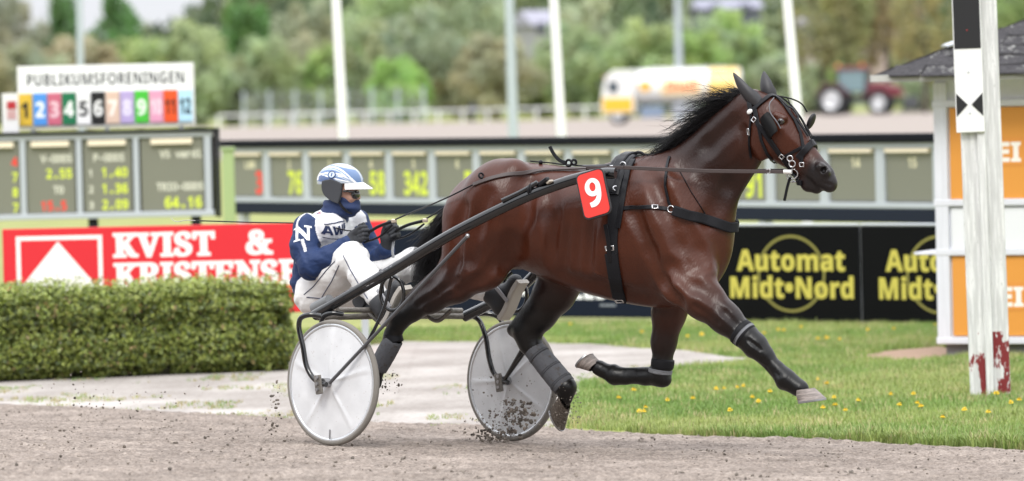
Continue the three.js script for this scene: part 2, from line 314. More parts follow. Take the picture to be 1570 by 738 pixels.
{ // the long low row of displays, running towards the lens on the right
  const A = atZ(352, 330, -28), B = atZ(1452, 310, -18), [t, w] = standing('display_row', 'long low row of display panels under a black roof bar', 'tote board', V(A.x, 0, A.z), V(B.x, 0, B.z));
  const n = 15, pitch = (w - 0.12) / n, y0 = 0.74, y1 = 1.26;
  const digits = ['3', '76', '4', '58', '342', '5', '26', '18', '9', '44', '7', '91', '', '', ''];
  mesh('backing', box(w - 0.02, 0.62, 0.06, 0, 1.0, -0.08), darkSteel, t);
  for (let i = 0; i < n; i++) {
    const x = -w / 2 + 0.06 + pitch * (i + 0.5);
    screen(t, x, (y0 + y1) / 2, pitch * 0.84, y1 - y0 - 0.02, (g, W, h) => { row(g, i ? String(i + 1) : 'LØB', W * 0.55, h * 0.36, i ? 46 : 40, '#d8d2b4', 'center', i ? 0.9 : 1.2); row(g, digits[i], W * 0.94, h * 0.92, 120, i ? YEL : RED, 'right', 0.8); }, 0.9);
  }
  for (let i = 0; i <= n; i++) mesh('frame_bar', box(pitch * 0.155, y1 - y0 + 0.06, 0.08, -w / 2 + 0.06 + pitch * i, (y0 + y1) / 2, 0.02, 0.008), screenFrame, t);
  for (const y of [y0 - 0.025, y1 + 0.012]) mesh('frame_rail', box(w - 0.1, 0.055, 0.085, 0, y, 0.022, 0.008), screenFrame, t);
  mesh('roof_bar', box(w + 0.1, 0.075, 0.26, 0, 1.345, 0, 0.012), mat([0.006, 0.007, 0.012], 0.7, { specularIntensity: 0.3 }), t);
  mesh('lower_beam', box(w, 0.13, 0.14, 0, 0.62, 0, 0.012), mat([0.014, 0.019, 0.034], 0.7, { specularIntensity: 0.3 }), t);
  for (let i = 0; i < 6; i++) mesh('leg', box(0.1, 0.60 - INF + 0.05, 0.1, -w / 2 + 0.3 + i * (w - 0.6) / 5, (0.555 + INF - 0.05) / 2, -0.0), galv, t);
}
{ // pale green post between the two tote boards
  const a = atZ(352, 340, -24); const t = thing('boundary_post', 'pale green square post at the left end of the display row', 'post', [a.x, INF, a.z]);
  mesh('shaft', box(0.12, 1.30 - INF, 0.12, 0, (1.30 - INF) / 2, 0, 0.012), mat([0.36, 0.46, 0.22], 0.6), t); mesh('cap', box(0.15, 0.04, 0.15, 0, 1.32 - INF, 0, 0.01), mat([0.30, 0.40, 0.18], 0.6), t);
}
// flagpoles and lamp posts
function pole(name, label, cat, x0, y0, x1, y1, z, r, m, lamp) {
  const b = atZ(x0, y0, z), q = atZ(x1, y1, z), dir = q.clone().sub(b).normalize(), foot = b.clone().addScaledVector(dir, (INF - b.y) / dir.y), L = lamp ? 9 : 8;
  const t = thing(name, label, cat, [foot.x, INF, foot.z]); t.quaternion.setFromUnitVectors(V(0, 1, 0), dir);
  mesh('shaft', new THREE.CylinderGeometry(r * 0.62, r, L, 16).translate(0, L / 2, 0), m, t);
  mesh('base_collar', new THREE.CylinderGeometry(r * 1.5, r * 1.6, 0.25, 16).translate(0, 0.1, 0), galv, t);
  if (lamp) mesh('lamp_head', box(0.7, 0.1, 0.22, 0.3, L, 0, 0.04), galv, t); else mesh('finial', new THREE.SphereGeometry(r * 0.8, 12, 8).translate(0, L + r * 0.4, 0), m, t);
}
const poleWhite = mat([0.82, 0.82, 0.83], 0.45), poleGrey = mat([0.47, 0.53, 0.58], 0.5, { metalness: 0.2 });
pole('flagpole', 'white flagpole rising behind the driver\'s helmet', 'flagpole', 527, 220, 515, 0, -31, 0.068, poleWhite);
pole('flagpole', 'white flagpole rising above the horse\'s back', 'flagpole', 861, 214, 849, 0, -29, 0.066, poleWhite);
pole('flagpole', 'white flagpole rising behind the horse\'s ears', 'flagpole', 1222, 165, 1207, 0, -27, 0.064, poleWhite);
pole('lamp_post', 'thin grey lamp post behind the numbered sign', 'lamp post', 123, 97, 121, 0, -60, 0.07, poleGrey, 1);
pole('lamp_post', 'thick blue grey lamp post left of the middle flagpole', 'lamp post', 787, 205, 781, 0, -60, 0.10, poleGrey, 1);
pole('lamp_post', 'blue grey lamp post rising behind the tanker truck', 'lamp post', 1041, 95, 1039, 0, -292, 0.30, poleGrey, 1);

// ------------------------------------------------------------------ kiosk and finish post on the right
{
  const c = atY(1441, 548, INF), yaw = -22 * Math.PI / 180, t = thing('kiosk', 'white kiosk with orange panels and dark mossy roof', 'kiosk', [c.x, INF, c.z], yaw);
  const M = 1 / 221, w = 2.2, dpt = 2.0, H = 2.03, white = mat([0.86, 0.87, 0.90], 0.5, { map: tintTex([0.93, 0.93, 0.95], [0.04, 0.04, 0.04], 1), bumpMap: fineBump, bumpScale: 0.002 }), orange = mat([0.74, 0.31, 0.05], 0.55, { bumpMap: fineBump, bumpScale: 0.001 });
  mesh('plinth', box(w - 0.05, 0.16, dpt - 0.05, w / 2 + 0.02, 0.05, -dpt / 2), mat([0.20, 0.20, 0.21], 0.9, { bumpMap: fineBump, bumpScale: 0.01 }), t);
  mesh('wall', box(w, H - 0.10, dpt, w / 2, 0.10 + (H - 0.10) / 2, -dpt / 2), white, t);
  const y = py => (553 - py) * M;                       // heights on the front wall
  const pan = (n, p0, p1, x0, x1, m) => mesh(n, box(x1 - x0, y(p0) - y(p1), 0.02, (x0 + x1) / 2, (y(p0) + y(p1)) / 2, 0.008), m, t);
  for (const [x0, x1] of [[0.115, 1.02], [1.10, 2.02]]) { const up = pan('orange_panel', 150, 297, x0, x1, orange), lo = pan('orange_panel', 389, 518, x0, x1, orange); if (x0 < 1) for (const [p, q, par] of [[204, 240, up], [437, 473, lo]]) print('lettering', 0.36, (q - p) * M * 1.25, canvasTex(256, 128, g => { g.fillStyle = '#de923f'; g.fillRect(0, 0, 256, 128); g.fillStyle = g.strokeStyle = '#f4eee6'; g.lineWidth = 5; g.font = 'bold 120px sans-serif'; squash(g, 'EI', 4, 108, 1.2); }), par, 0.455 + 0.18, (y(p) + y(q)) / 2, 0.021); pan('white_panel', 312, 377, x0, x1, mat([0.80, 0.81, 0.84], 0.45)); }
  for (const x of [0.05, 1.06, 2.06]) mesh('corner_board', box(0.10, H - 0.14, 0.045, x, 0.12 + (H - 0.14) / 2, 0.016, 0.006), white, t);
  for (const p of [143, 303, 383, 526]) mesh('trim_rail', box(w + 0.02, 0.05, 0.06, w / 2, y(p), 0.012, 0.008), white, t);
  mesh('hatch_shelf', box(0.26, 0.022, 0.5, -0.06, y(385), -0.28, 0.006), white, t);
  // roof: low hipped pyramid of felt shingles in courses, uneven edges
  const oh = 0.36, e = [[-oh, oh], [w + oh, oh], [w + oh, -dpt - oh], [-oh, -dpt - oh]], cx = w / 2, cz = -dpt / 2, ry = 0.66;
  mesh('soffit', box(w + 2 * oh - 0.02, 0.03, dpt + 2 * oh - 0.02, cx, H + 0.015, cz), white, t);
  const roofMat = mat([1, 1, 1], 0.95, { map: dataTex(256, (u, v) => { const k = n2(u * 2, v * 2), l = n1(u + 0.3, v); return k > 0.63 && l > 0.54 ? [0.62, 0.62, 0.60] : mix3([0.14, 0.135, 0.145], [0.30, 0.29, 0.30], k); }, true), bumpMap: fineBump, bumpScale: 0.02 });
  const roof = mesh('roof', (() => { const g = new THREE.ConeGeometry(1, ry, 4, 1); const p = [], uv = []; for (let i = 0; i < 4; i++) { const a = e[i], b = e[(i + 1) % 4]; p.push(a[0], H + 0.035, a[1], b[0], H + 0.035, b[1], cx, H + ry, cz); uv.push(0, 0, 2.4, 0, 1.2, 1.4); } const q = new THREE.BufferGeometry(); q.setAttribute('position', new THREE.Float32BufferAttribute(p, 3)); q.setAttribute('uv', new THREE.Float32BufferAttribute(uv, 2)); q.computeVertexNormals(); return q; })(), roofMat, t);
  for (let side = 0; side < 4; side++) {                  // shingles, each its own piece on the front and left slopes
    if (side > 0 && side < 3) continue;
    const a = V(e[side][0], H + 0.035, e[side][1]), b = V(e[(side + 1) % 4][0], H + 0.035, e[(side + 1) % 4][1]), top = V(cx, H + ry, cz), nrm = b.clone().sub(a).cross(top.clone().sub(a)).normalize(), dir = b.clone().sub(a).normalize(), mid = a.clone().lerp(b, 0.5), up = top.clone().sub(mid), uh = up.length(); up.normalize();
    const q = new THREE.Quaternion().setFromRotationMatrix(new THREE.Matrix4().makeBasis(dir, up, nrm)), L = a.distanceTo(b);
    const shg = [0, 1, 2].map(i => { const g = box(0.232, 0.205, 0.014, 0, 0, 0); const uvA = g.attributes.uv; for (let k = 0; k < uvA.count; k++) uvA.setXY(k, uvA.getX(k) * 0.16 + i * 0.31, uvA.getY(k) * 0.16 + i * 0.17); return g; });
    const courses = Math.floor(uh / 0.17);
    for (let r = 0; r < courses; r++) { const half = L / 2 * (1 - (r + 0.6) * 0.17 / uh), nn = Math.floor(2 * half / 0.24); for (let i = 0; i < nn; i++) { const x = (i - (nn - 1) / 2) * 0.24; const o = mesh('shingle', shg[(i * 7 + r * 3) % 3], roofMat, roof); o.position.copy(mid).addScaledVector(dir, x + rr(-0.006, 0.006)).addScaledVector(up, (r + 0.45) * 0.17 + rr(-0.008, 0.008) - 0.03).addScaledVector(nrm, 0.012 + rr(0, 0.006)); o.quaternion.copy(q); o.rotateX(-0.05); } }
  }
  { const c0 = V(-oh, H + 0.035, oh), ap = V(cx, H + ry, cz), n = V(-0.35, 1, 0.35).normalize(); mesh('ridge_flashing', strap([0.30, 0.37, 0.44].map(f => c0.clone().lerp(ap, f).addScaledVector(n, 0.026)), 0.10, 0.012, [n], 6), alu, roof); }
  mesh('fascia', [box(w + 2 * oh, 0.05, 0.024, cx, H + 0.02, oh + 0.006), box(0.024, 0.05, dpt + 2 * oh, -oh - 0.006, H + 0.02, cz)], mat([0.55, 0.54, 0.52], 0.8, { bumpMap: fineBump, bumpScale: 0.006 }), t);
}
{
  const c = atY(1519, 612, INF), t = thing('finish_post', 'peeling white finish post with black and white marker board', 'finish post', [c.x, INF, c.z], -0.12); t.rotation.z = 0.017;
  const M = 1 / 252, H = 2.75, peel = (sd, x0) => dataTex(512, (u, v) => {                      // old white paint: grey weathering, red undercoat showing low down where it has flaked off
    const k = n1(u * 1.1 + sd, v * 2), f = n1(u * 0.16 + sd, v * 2.0), red = v < 0.19 && f + 0.22 * (n2(u * 0.5 + sd, v * 4) - 0.5) + (0.11 - v) * 2.2 * (u > x0 ? 1 : 0.1) > 0.56;
    if (red) return [0.50, 0.16, 0.17]; const crack = n2(u * 2 + sd, v * 2.2) > 0.72 && k > 0.5; if (crack) return [0.56, 0.57, 0.55]; return mix3([0.80, 0.80, 0.80], [0.91, 0.91, 0.91], clamp((k - 0.35) * 3, 0, 1)); }, true);
  const timber = (w, d, x, z, sd, x0) => { const g = new RoundedBoxGeometry(w, H, d, 3, 0.012), p = g.attributes.position, uv = g.attributes.uv; for (let i = 0; i < p.count; i++) { uv.setXY(i, p.getX(i) / w + 0.5 + (Math.abs(p.getZ(i)) < d / 2 - 0.012 ? p.getZ(i) : 0), p.getY(i) / H + 0.5); } g.translate(x, H / 2 - 0.1, z); return mesh('post', g, mat([1, 1, 1], 0.75, { map: peel(sd, x0), bumpMap: fineBump, bumpScale: 0.006 }), t); };
  timber(0.135, 0.12, -0.058, 0, 0.1, 0.5); timber(0.115, 0.13, 0.072, -0.02, 0.6, 0.3);
  const rib = mesh('batten', box(0.05, H - 0.55, 0.03, 0.004, (H - 0.9) / 2 - 0.05, 0.072, 0.008), mat([1, 1, 1], 0.75, { map: peel(0.4, 0.2) }), t);
  const y0 = (612 - 186) * M, bw = 0.178, bx = -0.06, bz = 0.095, b = mesh('marker_board', box(bw, H - y0, 0.024, bx, y0 + (H - y0) / 2, bz, 0.004), mat([0.84, 0.84, 0.84], 0.4), t), blk = mat([0.012, 0.012, 0.014], 0.5);
  mesh('black_panel', box(bw - 0.012, H - (612 - 53) * M, 0.004, bx, ((612 - 53) * M + H) / 2, bz + 0.013), blk, b);
  for (const s of [-1, 1]) { const sh = new THREE.Shape(); const yc = (612 - 142) * M; sh.moveTo(bx + s * (bw / 2 - 0.006), yc + 0.073); sh.lineTo(bx + s * 0.012, yc); sh.lineTo(bx + s * (bw / 2 - 0.006), yc - 0.073); mesh('black_triangle', new THREE.ExtrudeGeometry(sh, { depth: 0.003, bevelEnabled: false }).translate(0, 0, bz + 0.0125), blk, b); }
  for (const p of [24, 90, 155]) mesh('screw', new THREE.SphereGeometry(0.006, 8, 6).translate(bx, (612 - p) * M, bz + 0.014), p < 50 ? mat([0.3, 0.02, 0.02], 0.4) : galv, b);
}
// unseen stand behind the camera, added so the flanks and shafts mirror something dark
{
  const [cx, cz] = along(14, 36), t = thing('added_grandstand', 'long unseen stand with stepped seating and roof, added behind the camera for dark reflections', 'added_grandstand', [cx, 0, cz], -TRACK_YAW + Math.PI);
  const gy = trackY(21.5), L = 90, conc = mat([0.16, 0.16, 0.165], 0.9), dk = mat([0.05, 0.055, 0.06], 0.7), cl = mat([0.22, 0.23, 0.25], 0.7);
  for (let i = 0; i < 8; i++) mesh('step', box(L, 0.5 * (i + 1), 0.95, 0, gy + 0.25 * (i + 1), -i * 0.95), conc, t);
  for (let i = 0; i < 8; i++) mesh('seat_row', box(L - 2, 0.08, 0.35, 0, gy + 0.5 * (i + 1) + 0.4, -i * 0.95 - 0.2), mat(i % 2 ? [0.05, 0.08, 0.16] : [0.06, 0.09, 0.14], 0.6), t);
  mesh('rear_wall', box(L, 9.5, 0.3, 0, gy + 4.75, -8), dk, t); mesh('roof', box(L + 2, 0.35, 11, 0, gy + 9.7, -3.6), cl, t); mesh('fascia', box(L + 2, 1.3, 0.2, 0, gy + 9.4, 2.0), dk, t);
  for (let i = 0; i <= 6; i++) mesh('column', box(0.35, 9.5, 0.35, -L / 2 + 1 + i * (L - 2) / 6, gy + 4.75, -6.6), conc, t);
}
// ------------------------------------------------------------------ far background
const farPt = (px, py) => atY(px, py, INF);
{ // white running rail on the far side
  const t = thing('running_rail', 'white running rail along the far side of the oval', 'rail'), m = mat([0.75, 0.76, 0.75], 0.5);
  const a = farPt(335, 196.2), b = farPt(935, 182.6), n = 16; t.position.set(a.x, INF, a.z); t.rotation.y = -Math.atan2(b.z - a.z, b.x - a.x); const L = a.distanceTo(b);
  mesh('rail', new THREE.CapsuleGeometry(0.075, L, 4, 10).rotateZ(Math.PI / 2).translate(L / 2, 0.98, 0), m, t);
  for (let i = 0; i <= n; i++) mesh('post', new THREE.CylinderGeometry(0.09, 0.11, 1.0, 8).translate(L * i / n, 0.46, 0), m, t);
}
{
  const t = thing('running_rail', 'short white running rail between the tractor and the kiosk', 'rail'), m = mat([0.75, 0.76, 0.75], 0.5);
  const a = farPt(1395, 171.5), b = farPt(1470, 169.5), L = a.distanceTo(b); t.position.set(a.x, INF, a.z); t.rotation.y = -Math.atan2(b.z - a.z, b.x - a.x);
  for (const y of [0.5, 0.98]) mesh('rail', new THREE.CapsuleGeometry(0.07, L, 4, 10).rotateZ(Math.PI / 2).translate(L / 2, y, 0), m, t);
  for (let i = 0; i <= 3; i++) mesh('post', new THREE.CylinderGeometry(0.09, 0.11, 1.0, 8).translate(L * i / 3, 0.46, 0), m, t);
}
{ // mesh fence in front of the bushes
  const t = thing('mesh_fence', 'grey wire mesh fence with steel posts before the bushes', 'fence'), a = atZ(374, 190, -362), b = atZ(650, 184, -362);
  t.position.set(a.x, INF, a.z); const L = b.x - a.x;
  for (let i = 0; i <= 7; i++) mesh('post', new THREE.CylinderGeometry(0.11, 0.12, 3.0, 8).translate(L * i / 7, 1.5, 0), poleGrey, t);
  const g = []; for (let i = 0; i <= 12; i++) g.push(box(L, 0.018, 0.018, L / 2, 0.15 + i * 0.23, 0.02)); for (let i = 1; i < 90; i++) g.push(box(0.014, 2.8, 0.014, L * i / 90, 1.45, 0.04));
  mesh('wire_mesh', g, galv, t);
}
// wheel parts shared by the truck and the tractor
const rubber = mat([0.025, 0.026, 0.028], 0.85), chrome = mat([0.72, 0.73, 0.75], 0.3, { metalness: 0.6 });
function roadWheel(t, r, w, x, z, rimMat, treads = 0) {
  const k = mesh('wheel', new THREE.CylinderGeometry(r * 0.3, r * 0.3, w * 0.9, 16).rotateX(Math.PI / 2).translate(x, r, z), rimMat, t);
  const g = [new THREE.LatheGeometry([[r * 0.62, -w / 2], [r * 0.93, -w / 2], [r, -w * 0.36], [r, w * 0.36], [r * 0.93, w / 2], [r * 0.62, w / 2], [r * 0.62, -w / 2]].map(p => new THREE.Vector2(...p)), 32).rotateX(Math.PI / 2).translate(x, r, z)];
  for (let i = 0; i < treads; i++) { const a = i / treads * Math.PI * 2; g.push(box(0.07, r * 0.09, w * 0.9).rotateY(0.25).translate(0, r * 1.0, 0).rotateZ(a).translate(x, r, z)); }
  mesh('tyre', g, rubber, k);
  mesh('rim', new THREE.LatheGeometry([[0.01, -w * 0.12], [r * 0.4, -w * 0.16], [r * 0.5, -w * 0.4], [r * 0.625, -w * 0.46], [r * 0.625, w * 0.46], [r * 0.5, w * 0.4], [r * 0.4, w * 0.16], [0.01, w * 0.12]].map(p => new THREE.Vector2(...p)), 24).rotateX(Math.PI / 2).translate(x, r, z), rimMat, k);
}
{ // tanker truck, cab to the left
  const c = farPt(1033, 189.5), t = thing('tanker_truck', 'white and yellow fuel tanker truck driving on the far track', 'truck', [c.x, INF + 0.012, c.z], -0.12);
  const K = 1 / (LENS / camera.position.distanceTo(c)), L = 214 * K, X = px => (px - 1033) * K, white = mat([0.80, 0.80, 0.78], 0.35, { clearcoat: 0.5 }), yellow = mat([0.80, 0.47, 0.03], 0.4, { clearcoat: 0.5 }), grey = mat([0.12, 0.13, 0.14], 0.6), glass = mat([0.05, 0.07, 0.09], 0.1);
  const cab = new THREE.Shape(); [[926, 0.75], [926, 1.5], [929, 2.35], [934, 3.05], [944, 3.45], [975, 3.45], [975, 0.75]].forEach(([p, y], i) => i ? cab.lineTo(X(p), y) : cab.moveTo(X(p), y));
  const body = mesh('cab', new THREE.ExtrudeGeometry(cab, { depth: 2.3, bevelSize: 0.06, bevelThickness: 0.08, bevelSegments: 2 }).translate(0, 0, -1.15), white, t);
  mesh('yellow_skirt', box(47 * K, 0.95, 2.52, X(950), 1.28, 0, 0.05), yellow, body); mesh('side_window', box(15 * K, 0.75, 0.05, X(944), 2.45, 1.25, 0.02), glass, body); mesh('windscreen', box(0.06, 0.95, 2.0, X(928.8), 2.5, 0, 0.02).translate(0, 0, 0), glass, body); mesh('sun_visor', box(0.3, 0.16, 2.2, X(932), 3.12, 0, 0.03), mat([0.45, 0.22, 0.18], 0.5), body); mesh('mirror', box(0.08, 0.5, 0.2, X(925), 2.5, 1.5, 0.03), grey, body);
  mesh('chassis', box(L * 0.97, 0.35, 1.0, X(1036), 0.85, 0), grey, t);
  const sec = new THREE.Shape(); sec.absellipse(0, 0, 1.27, 1.12, 0, Math.PI * 2);
  const tank = mesh('tank', new THREE.ExtrudeGeometry(sec, { depth: 152 * K, bevelSize: 0.22, bevelThickness: 0.18, bevelOffset: -0.22, bevelSegments: 3, curveSegments: 24 }).rotateY(Math.PI / 2).translate(X(982), 2.42, 0), white, t);
  mesh('yellow_rear_band', new THREE.CylinderGeometry(1, 1, 46 * K, 40, 1, true).rotateZ(Math.PI / 2).scale(1, 1.128, 1.278).translate(X(1112), 2.42, 0), mat([0.80, 0.55, 0.16], 0.4, { clearcoat: 0.5 }), tank);
  const em = new THREE.Shape(); for (let i = 0; i <= 18; i++) { const a = Math.PI * (0.03 + 0.94 * i / 18), r = 0.42 * (1 + 0.07 * Math.cos(i * Math.PI)); const q = [Math.cos(a) * r, Math.sin(a) * r * 0.95]; i ? em.lineTo(...q) : em.moveTo(...q); } em.lineTo(-0.16, -0.3); em.lineTo(0.16, -0.3);
  mesh('emblem', new THREE.ExtrudeGeometry(em, { depth: 0.02, bevelEnabled: false }).translate(X(993), 2.42, 1.28), mat([0.82, 0.42, 0.05], 0.4), tank);
  mesh('lettering', new THREE.CylinderGeometry(1, 1, 62 * K, 32, 1, true, -0.5 + Math.PI / 2, 1.0).rotateZ(Math.PI / 2).scale(1, 1.01, 1.30), mat([1, 1, 1], 0.4, { map: canvasTex(512, 256, g => { g.fillStyle = '#f6d9a4'; g.fillRect(0, 0, 512, 256); g.translate(512, 0); g.rotate(Math.PI / 2); g.fillStyle = '#e8622a'; }) }), tank).visible = true;
  tank.children[tank.children.length - 1].geometry = (() => { const g = new THREE.PlaneGeometry(62 * K, 1.25, 1, 12), p = g.attributes.position; for (let i = 0; i < p.count; i++) { const y = p.getY(i); p.setZ(i, 1.285 * Math.sqrt(1 - (y / 1.128) ** 2)); } g.computeVertexNormals(); return g.translate(X(1048), 2.42, 0); })();
  tank.children[tank.children.length - 1].material.map = canvasTex(512, 256, g => { g.fillStyle = '#f8e3b4'; g.fillRect(0, 0, 512, 256); g.fillStyle = g.strokeStyle = '#e0552a'; g.lineWidth = 8; g.font = 'bold 170px sans-serif'; g.textAlign = 'center'; squash(g, 'Shell', 256, 188, 1.05); });
  mesh('catwalk', box(120 * K, 0.1, 0.5, X(1055), 3.57, 0, 0.02), chrome, tank);
  mesh('side_tank', box(1.5, 0.75, 0.5, X(1003), 0.78, 0.95, 0.05), mat([0.20, 0.26, 0.36], 0.5), t); mesh('side_locker', box(1.7, 0.7, 0.5, X(1052), 0.85, 0.95, 0.05), mat([0.30, 0.32, 0.36], 0.5), t);
  for (const px of [950, 1088, 1116]) for (const z of [-1.02, 1.02]) roadWheel(t, 0.52, 0.34, X(px), z, chrome);
}
{ // red tractor facing right
  const c = farPt(1328, 176), t = thing('tractor', 'dark red farm tractor parked beyond the far track', 'tractor', [c.x, INF, c.z], -0.25);
  t.scale.setScalar(1.13); const K = camera.position.distanceTo(c) / LENS, X = px => (px - 1325) * K, red = mat([0.16, 0.02, 0.035], 0.4, { clearcoat: 0.4 }), grey = mat([0.06, 0.065, 0.07], 0.6), glass = mat([0.35, 0.5, 0.55], 0.12, { transmission: 0.5, thickness: 0 });
  const R = 1.05, r = 0.80;
  const hood = new THREE.Shape(); [[1322, 1.25], [1322, 2.15], [1352, 2.1], [1372, 1.8], [1377, 1.25]].forEach(([p, y], i) => i ? hood.lineTo(X(p), y) : hood.moveTo(X(p), y));
  mesh('hood', new THREE.ExtrudeGeometry(hood, { depth: 0.8, bevelSize: 0.06, bevelThickness: 0.08, bevelSegments: 2 }).translate(0, 0, -0.4), red, t);
  mesh('chassis', box(86 * K, 0.5, 0.7, X(1322), 1.05, 0, 0.05), grey, t);
  const cab = mesh('cab_frame', [...[1290, 1328].flatMap(p => [-0.75, 0.75].map(z => box(0.1, 1.6, 0.1, X(p), 2.3, z))), box(44 * K, 0.1, 1.6, X(1309), 1.55, 0)], grey, t);
  mesh('roof', box(48 * K, 0.24, 1.75, X(1308), 3.15, 0, 0.09), red, cab); mesh('cab_glass', box(36 * K, 1.45, 1.44, X(1309), 2.32, 0), glass, cab);
  for (const px of [1290, 1323]) mesh('beacon', new THREE.CylinderGeometry(0.08, 0.1, 0.25, 12).translate(X(px), 3.38, 0.6), mat([0.8, 0.22, 0.03], 0.3), t);
  for (const s of [-1, 1]) { const f = new THREE.Shape(); f.absarc(0, 0, R + 0.1, 0.25, 2.9, false); f.absarc(0, 0, R + 0.02, 2.9, 0.25, true); mesh('mudguard', new THREE.ExtrudeGeometry(f, { depth: 0.55, bevelEnabled: false }).translate(X(1282), R, s * 0.95 - 0.275), red, t); roadWheel(t, R, 0.55, X(1282), s * 0.98, chrome, 22); roadWheel(t, r, 0.45, X(1346), s * 0.95, chrome, 20); }
  mesh('exhaust', new THREE.CylinderGeometry(0.06, 0.06, 1.3, 10).translate(X(1331), 2.7, 0.45), grey, t);
  mesh('front_weight', box(0.9, 0.9, 1.3, X(1387), 0.75, 0, 0.1), grey, t);
}
{ // person in dark clothes far off by the rail
  const c = farPt(725, 187), t = thing('person', 'far small person in dark clothes standing by the running rail', 'person', [c.x, INF, c.z]);
  const prof = [[0.02, 0], [0.16, 0.02], [0.15, 0.45], [0.19, 0.8], [0.22, 1.1], [0.25, 1.38], [0.12, 1.48], [0.07, 1.52], [0.11, 1.6], [0.11, 1.7], [0.05, 1.78], [0.005, 1.79]].map(p => new THREE.Vector2(...p));
  mesh('body', [new THREE.LatheGeometry(prof, 16).scale(1, 1, 0.65), tube([[0.22, 1.36, 0], [0.3, 1.1, 0.05], [0.26, 0.85, 0.15]], 0.06, 8, 8), tube([[-0.22, 1.36, 0], [-0.3, 1.1, 0.05], [-0.26, 0.85, 0.15]], 0.06, 8, 8)], mat([0.02, 0.025, 0.05], 0.8), t);
}
// trees and bushes: tapered trunk, limbs, crown of many small leaf faces in clumps
const leafMats = {};
function leafMat(rgb) { const k = rgb.join(); return leafMats[k] ??= mat([1, 1, 1], 0.9, { vertexColors: true, side: THREE.DoubleSide, transmission: 0.48, thickness: 0 }); }
const bark = mat([0.10, 0.085, 0.07], 0.95);
function leaves(count, clumps, size, rgb, shape) {         // leaf faces round clump centres inside an uneven crown
  const pos = new Float32Array(count * 18), nor = new Float32Array(count * 18), col = new Float32Array(count * 18), cl = [];
  for (let i = 0; i < clumps; i++) { let p; do { p = V(rr(-1, 1), rr(-1, 1), rr(-1, 1)); } while (p.length() > 1 || p.length() < 0.35); cl.push([shape(p), rr(0.16, 0.34), rr(0.88, 1.12), rr(-0.07, 0.07)]); }
  const a = V(0, 0, 0), b = V(0, 0, 0), n = V(0, 0, 0);
  for (let i = 0; i < count; i++) {
    const [c, r, tone, warm] = cl[Math.floor(rnd() * cl.length)], d = V(rr(-1, 1), rr(-1, 1), rr(-1, 1)).normalize().multiplyScalar(r * Math.pow(rnd(), 0.35)), p = c.clone().add(d.multiply(shape.scale));
    n.set(rr(-1, 1), rr(-0.2, 1.2), rr(-1, 1)).normalize(); a.set(rr(-1, 1), rr(-1, 1), rr(-1, 1)).cross(n).normalize().multiplyScalar(size * rr(0.6, 1.3)); b.crossVectors(n, a).multiplyScalar(0.55);
    const q = [p.clone().add(a), p.clone().add(b), p.clone().sub(a), p.clone().sub(a), p.clone().sub(b), p.clone().add(a)], t = tone * rr(0.8, 1.2);
    q.forEach((v, k) => { pos.set([v.x, v.y, v.z], i * 18 + k * 3); nor.set([n.x, n.y, n.z], i * 18 + k * 3); col.set([rgb[0] * t * (1 + warm), rgb[1] * t, rgb[2] * t * (1 - warm)], i * 18 + k * 3); });
  }
  const g = new THREE.BufferGeometry(); g.setAttribute('position', new THREE.BufferAttribute(pos, 3)); g.setAttribute('normal', new THREE.BufferAttribute(nor, 3)); g.setAttribute('color', new THREE.BufferAttribute(col, 3)); return g;
}
function tree(name, label, px, z, topPy, wPx, rgb, opt = {}) {
  const K = (24 - z) / LENS, base = atZ(px, 300, z), top = atZ(px, topPy, z), y0 = opt.y ?? INF, h = Math.max(2, top.y - y0), w = wPx * K / 2;
  const t = thing(name, label, opt.cat || 'tree', [atZ(px, 180, z).x, y0, z], rr(0, 6), opt.group);
  const low = opt.low ?? 0.12, cy = h * (low + 1) / 2, hy = h * (1 - low) / 2;
  const shape = p => V(p.x * w, cy + p.y * hy * (1 - 0.12 * p.x * p.x), p.z * w * 0.8); shape.scale = V(w, hy, w * 0.8);
  const trunk = [[0, -0.2, 0], [rr(-0.1, 0.1) * w, h * 0.3, 0], [rr(-0.2, 0.2) * w, h * 0.65, rr(-0.1, 0.1) * w]], parts = [];
  const tr = 0.018 * h + 0.05; for (let i = 0; i < 2; i++) { const a = arr(trunk[i]), b = arr(trunk[i + 1]), l = a.distanceTo(b); parts.push(new THREE.CylinderGeometry(tr * (0.75 - i * 0.3), tr * (1 - i * 0.25), l, 8).translate(0, l / 2, 0).applyQuaternion(new THREE.Quaternion().setFromUnitVectors(V(0, 1, 0), b.clone().sub(a).normalize())).translate(a.x, a.y, a.z)); }
  mesh('trunk', parts, bark, t);
  const limbs = []; for (let i = 0; i < 6; i++) { const s = arr(trunk[1]).lerp(arr(trunk[2]), rr(-0.2, 0.9)), q = shape(V(rr(-0.7, 0.7), rr(-0.3, 0.7), rr(-0.7, 0.7))), l = s.distanceTo(q); limbs.push(new THREE.CylinderGeometry(tr * 0.12, tr * 0.4, l, 6).translate(0, l / 2, 0).applyQuaternion(new THREE.Quaternion().setFromUnitVectors(V(0, 1, 0), q.clone().sub(s).normalize())).translate(s.x, s.y, s.z)); }
  mesh('limbs', limbs, bark, t);
  mesh('crown', leaves(opt.n ?? 2200, opt.clumps ?? 34, opt.leaf ?? 0.3, rgb, shape), leafMat(rgb), t);
  return t;
}
const willow = [0.42, 0.49, 0.28], fresh = [0.40, 0.52, 0.19], dark = [0.15, 0.29, 0.09], olive = [0.33, 0.36, 0.15], brown = [0.42, 0.44, 0.29];
const GB = 'bushes behind the far running rail';
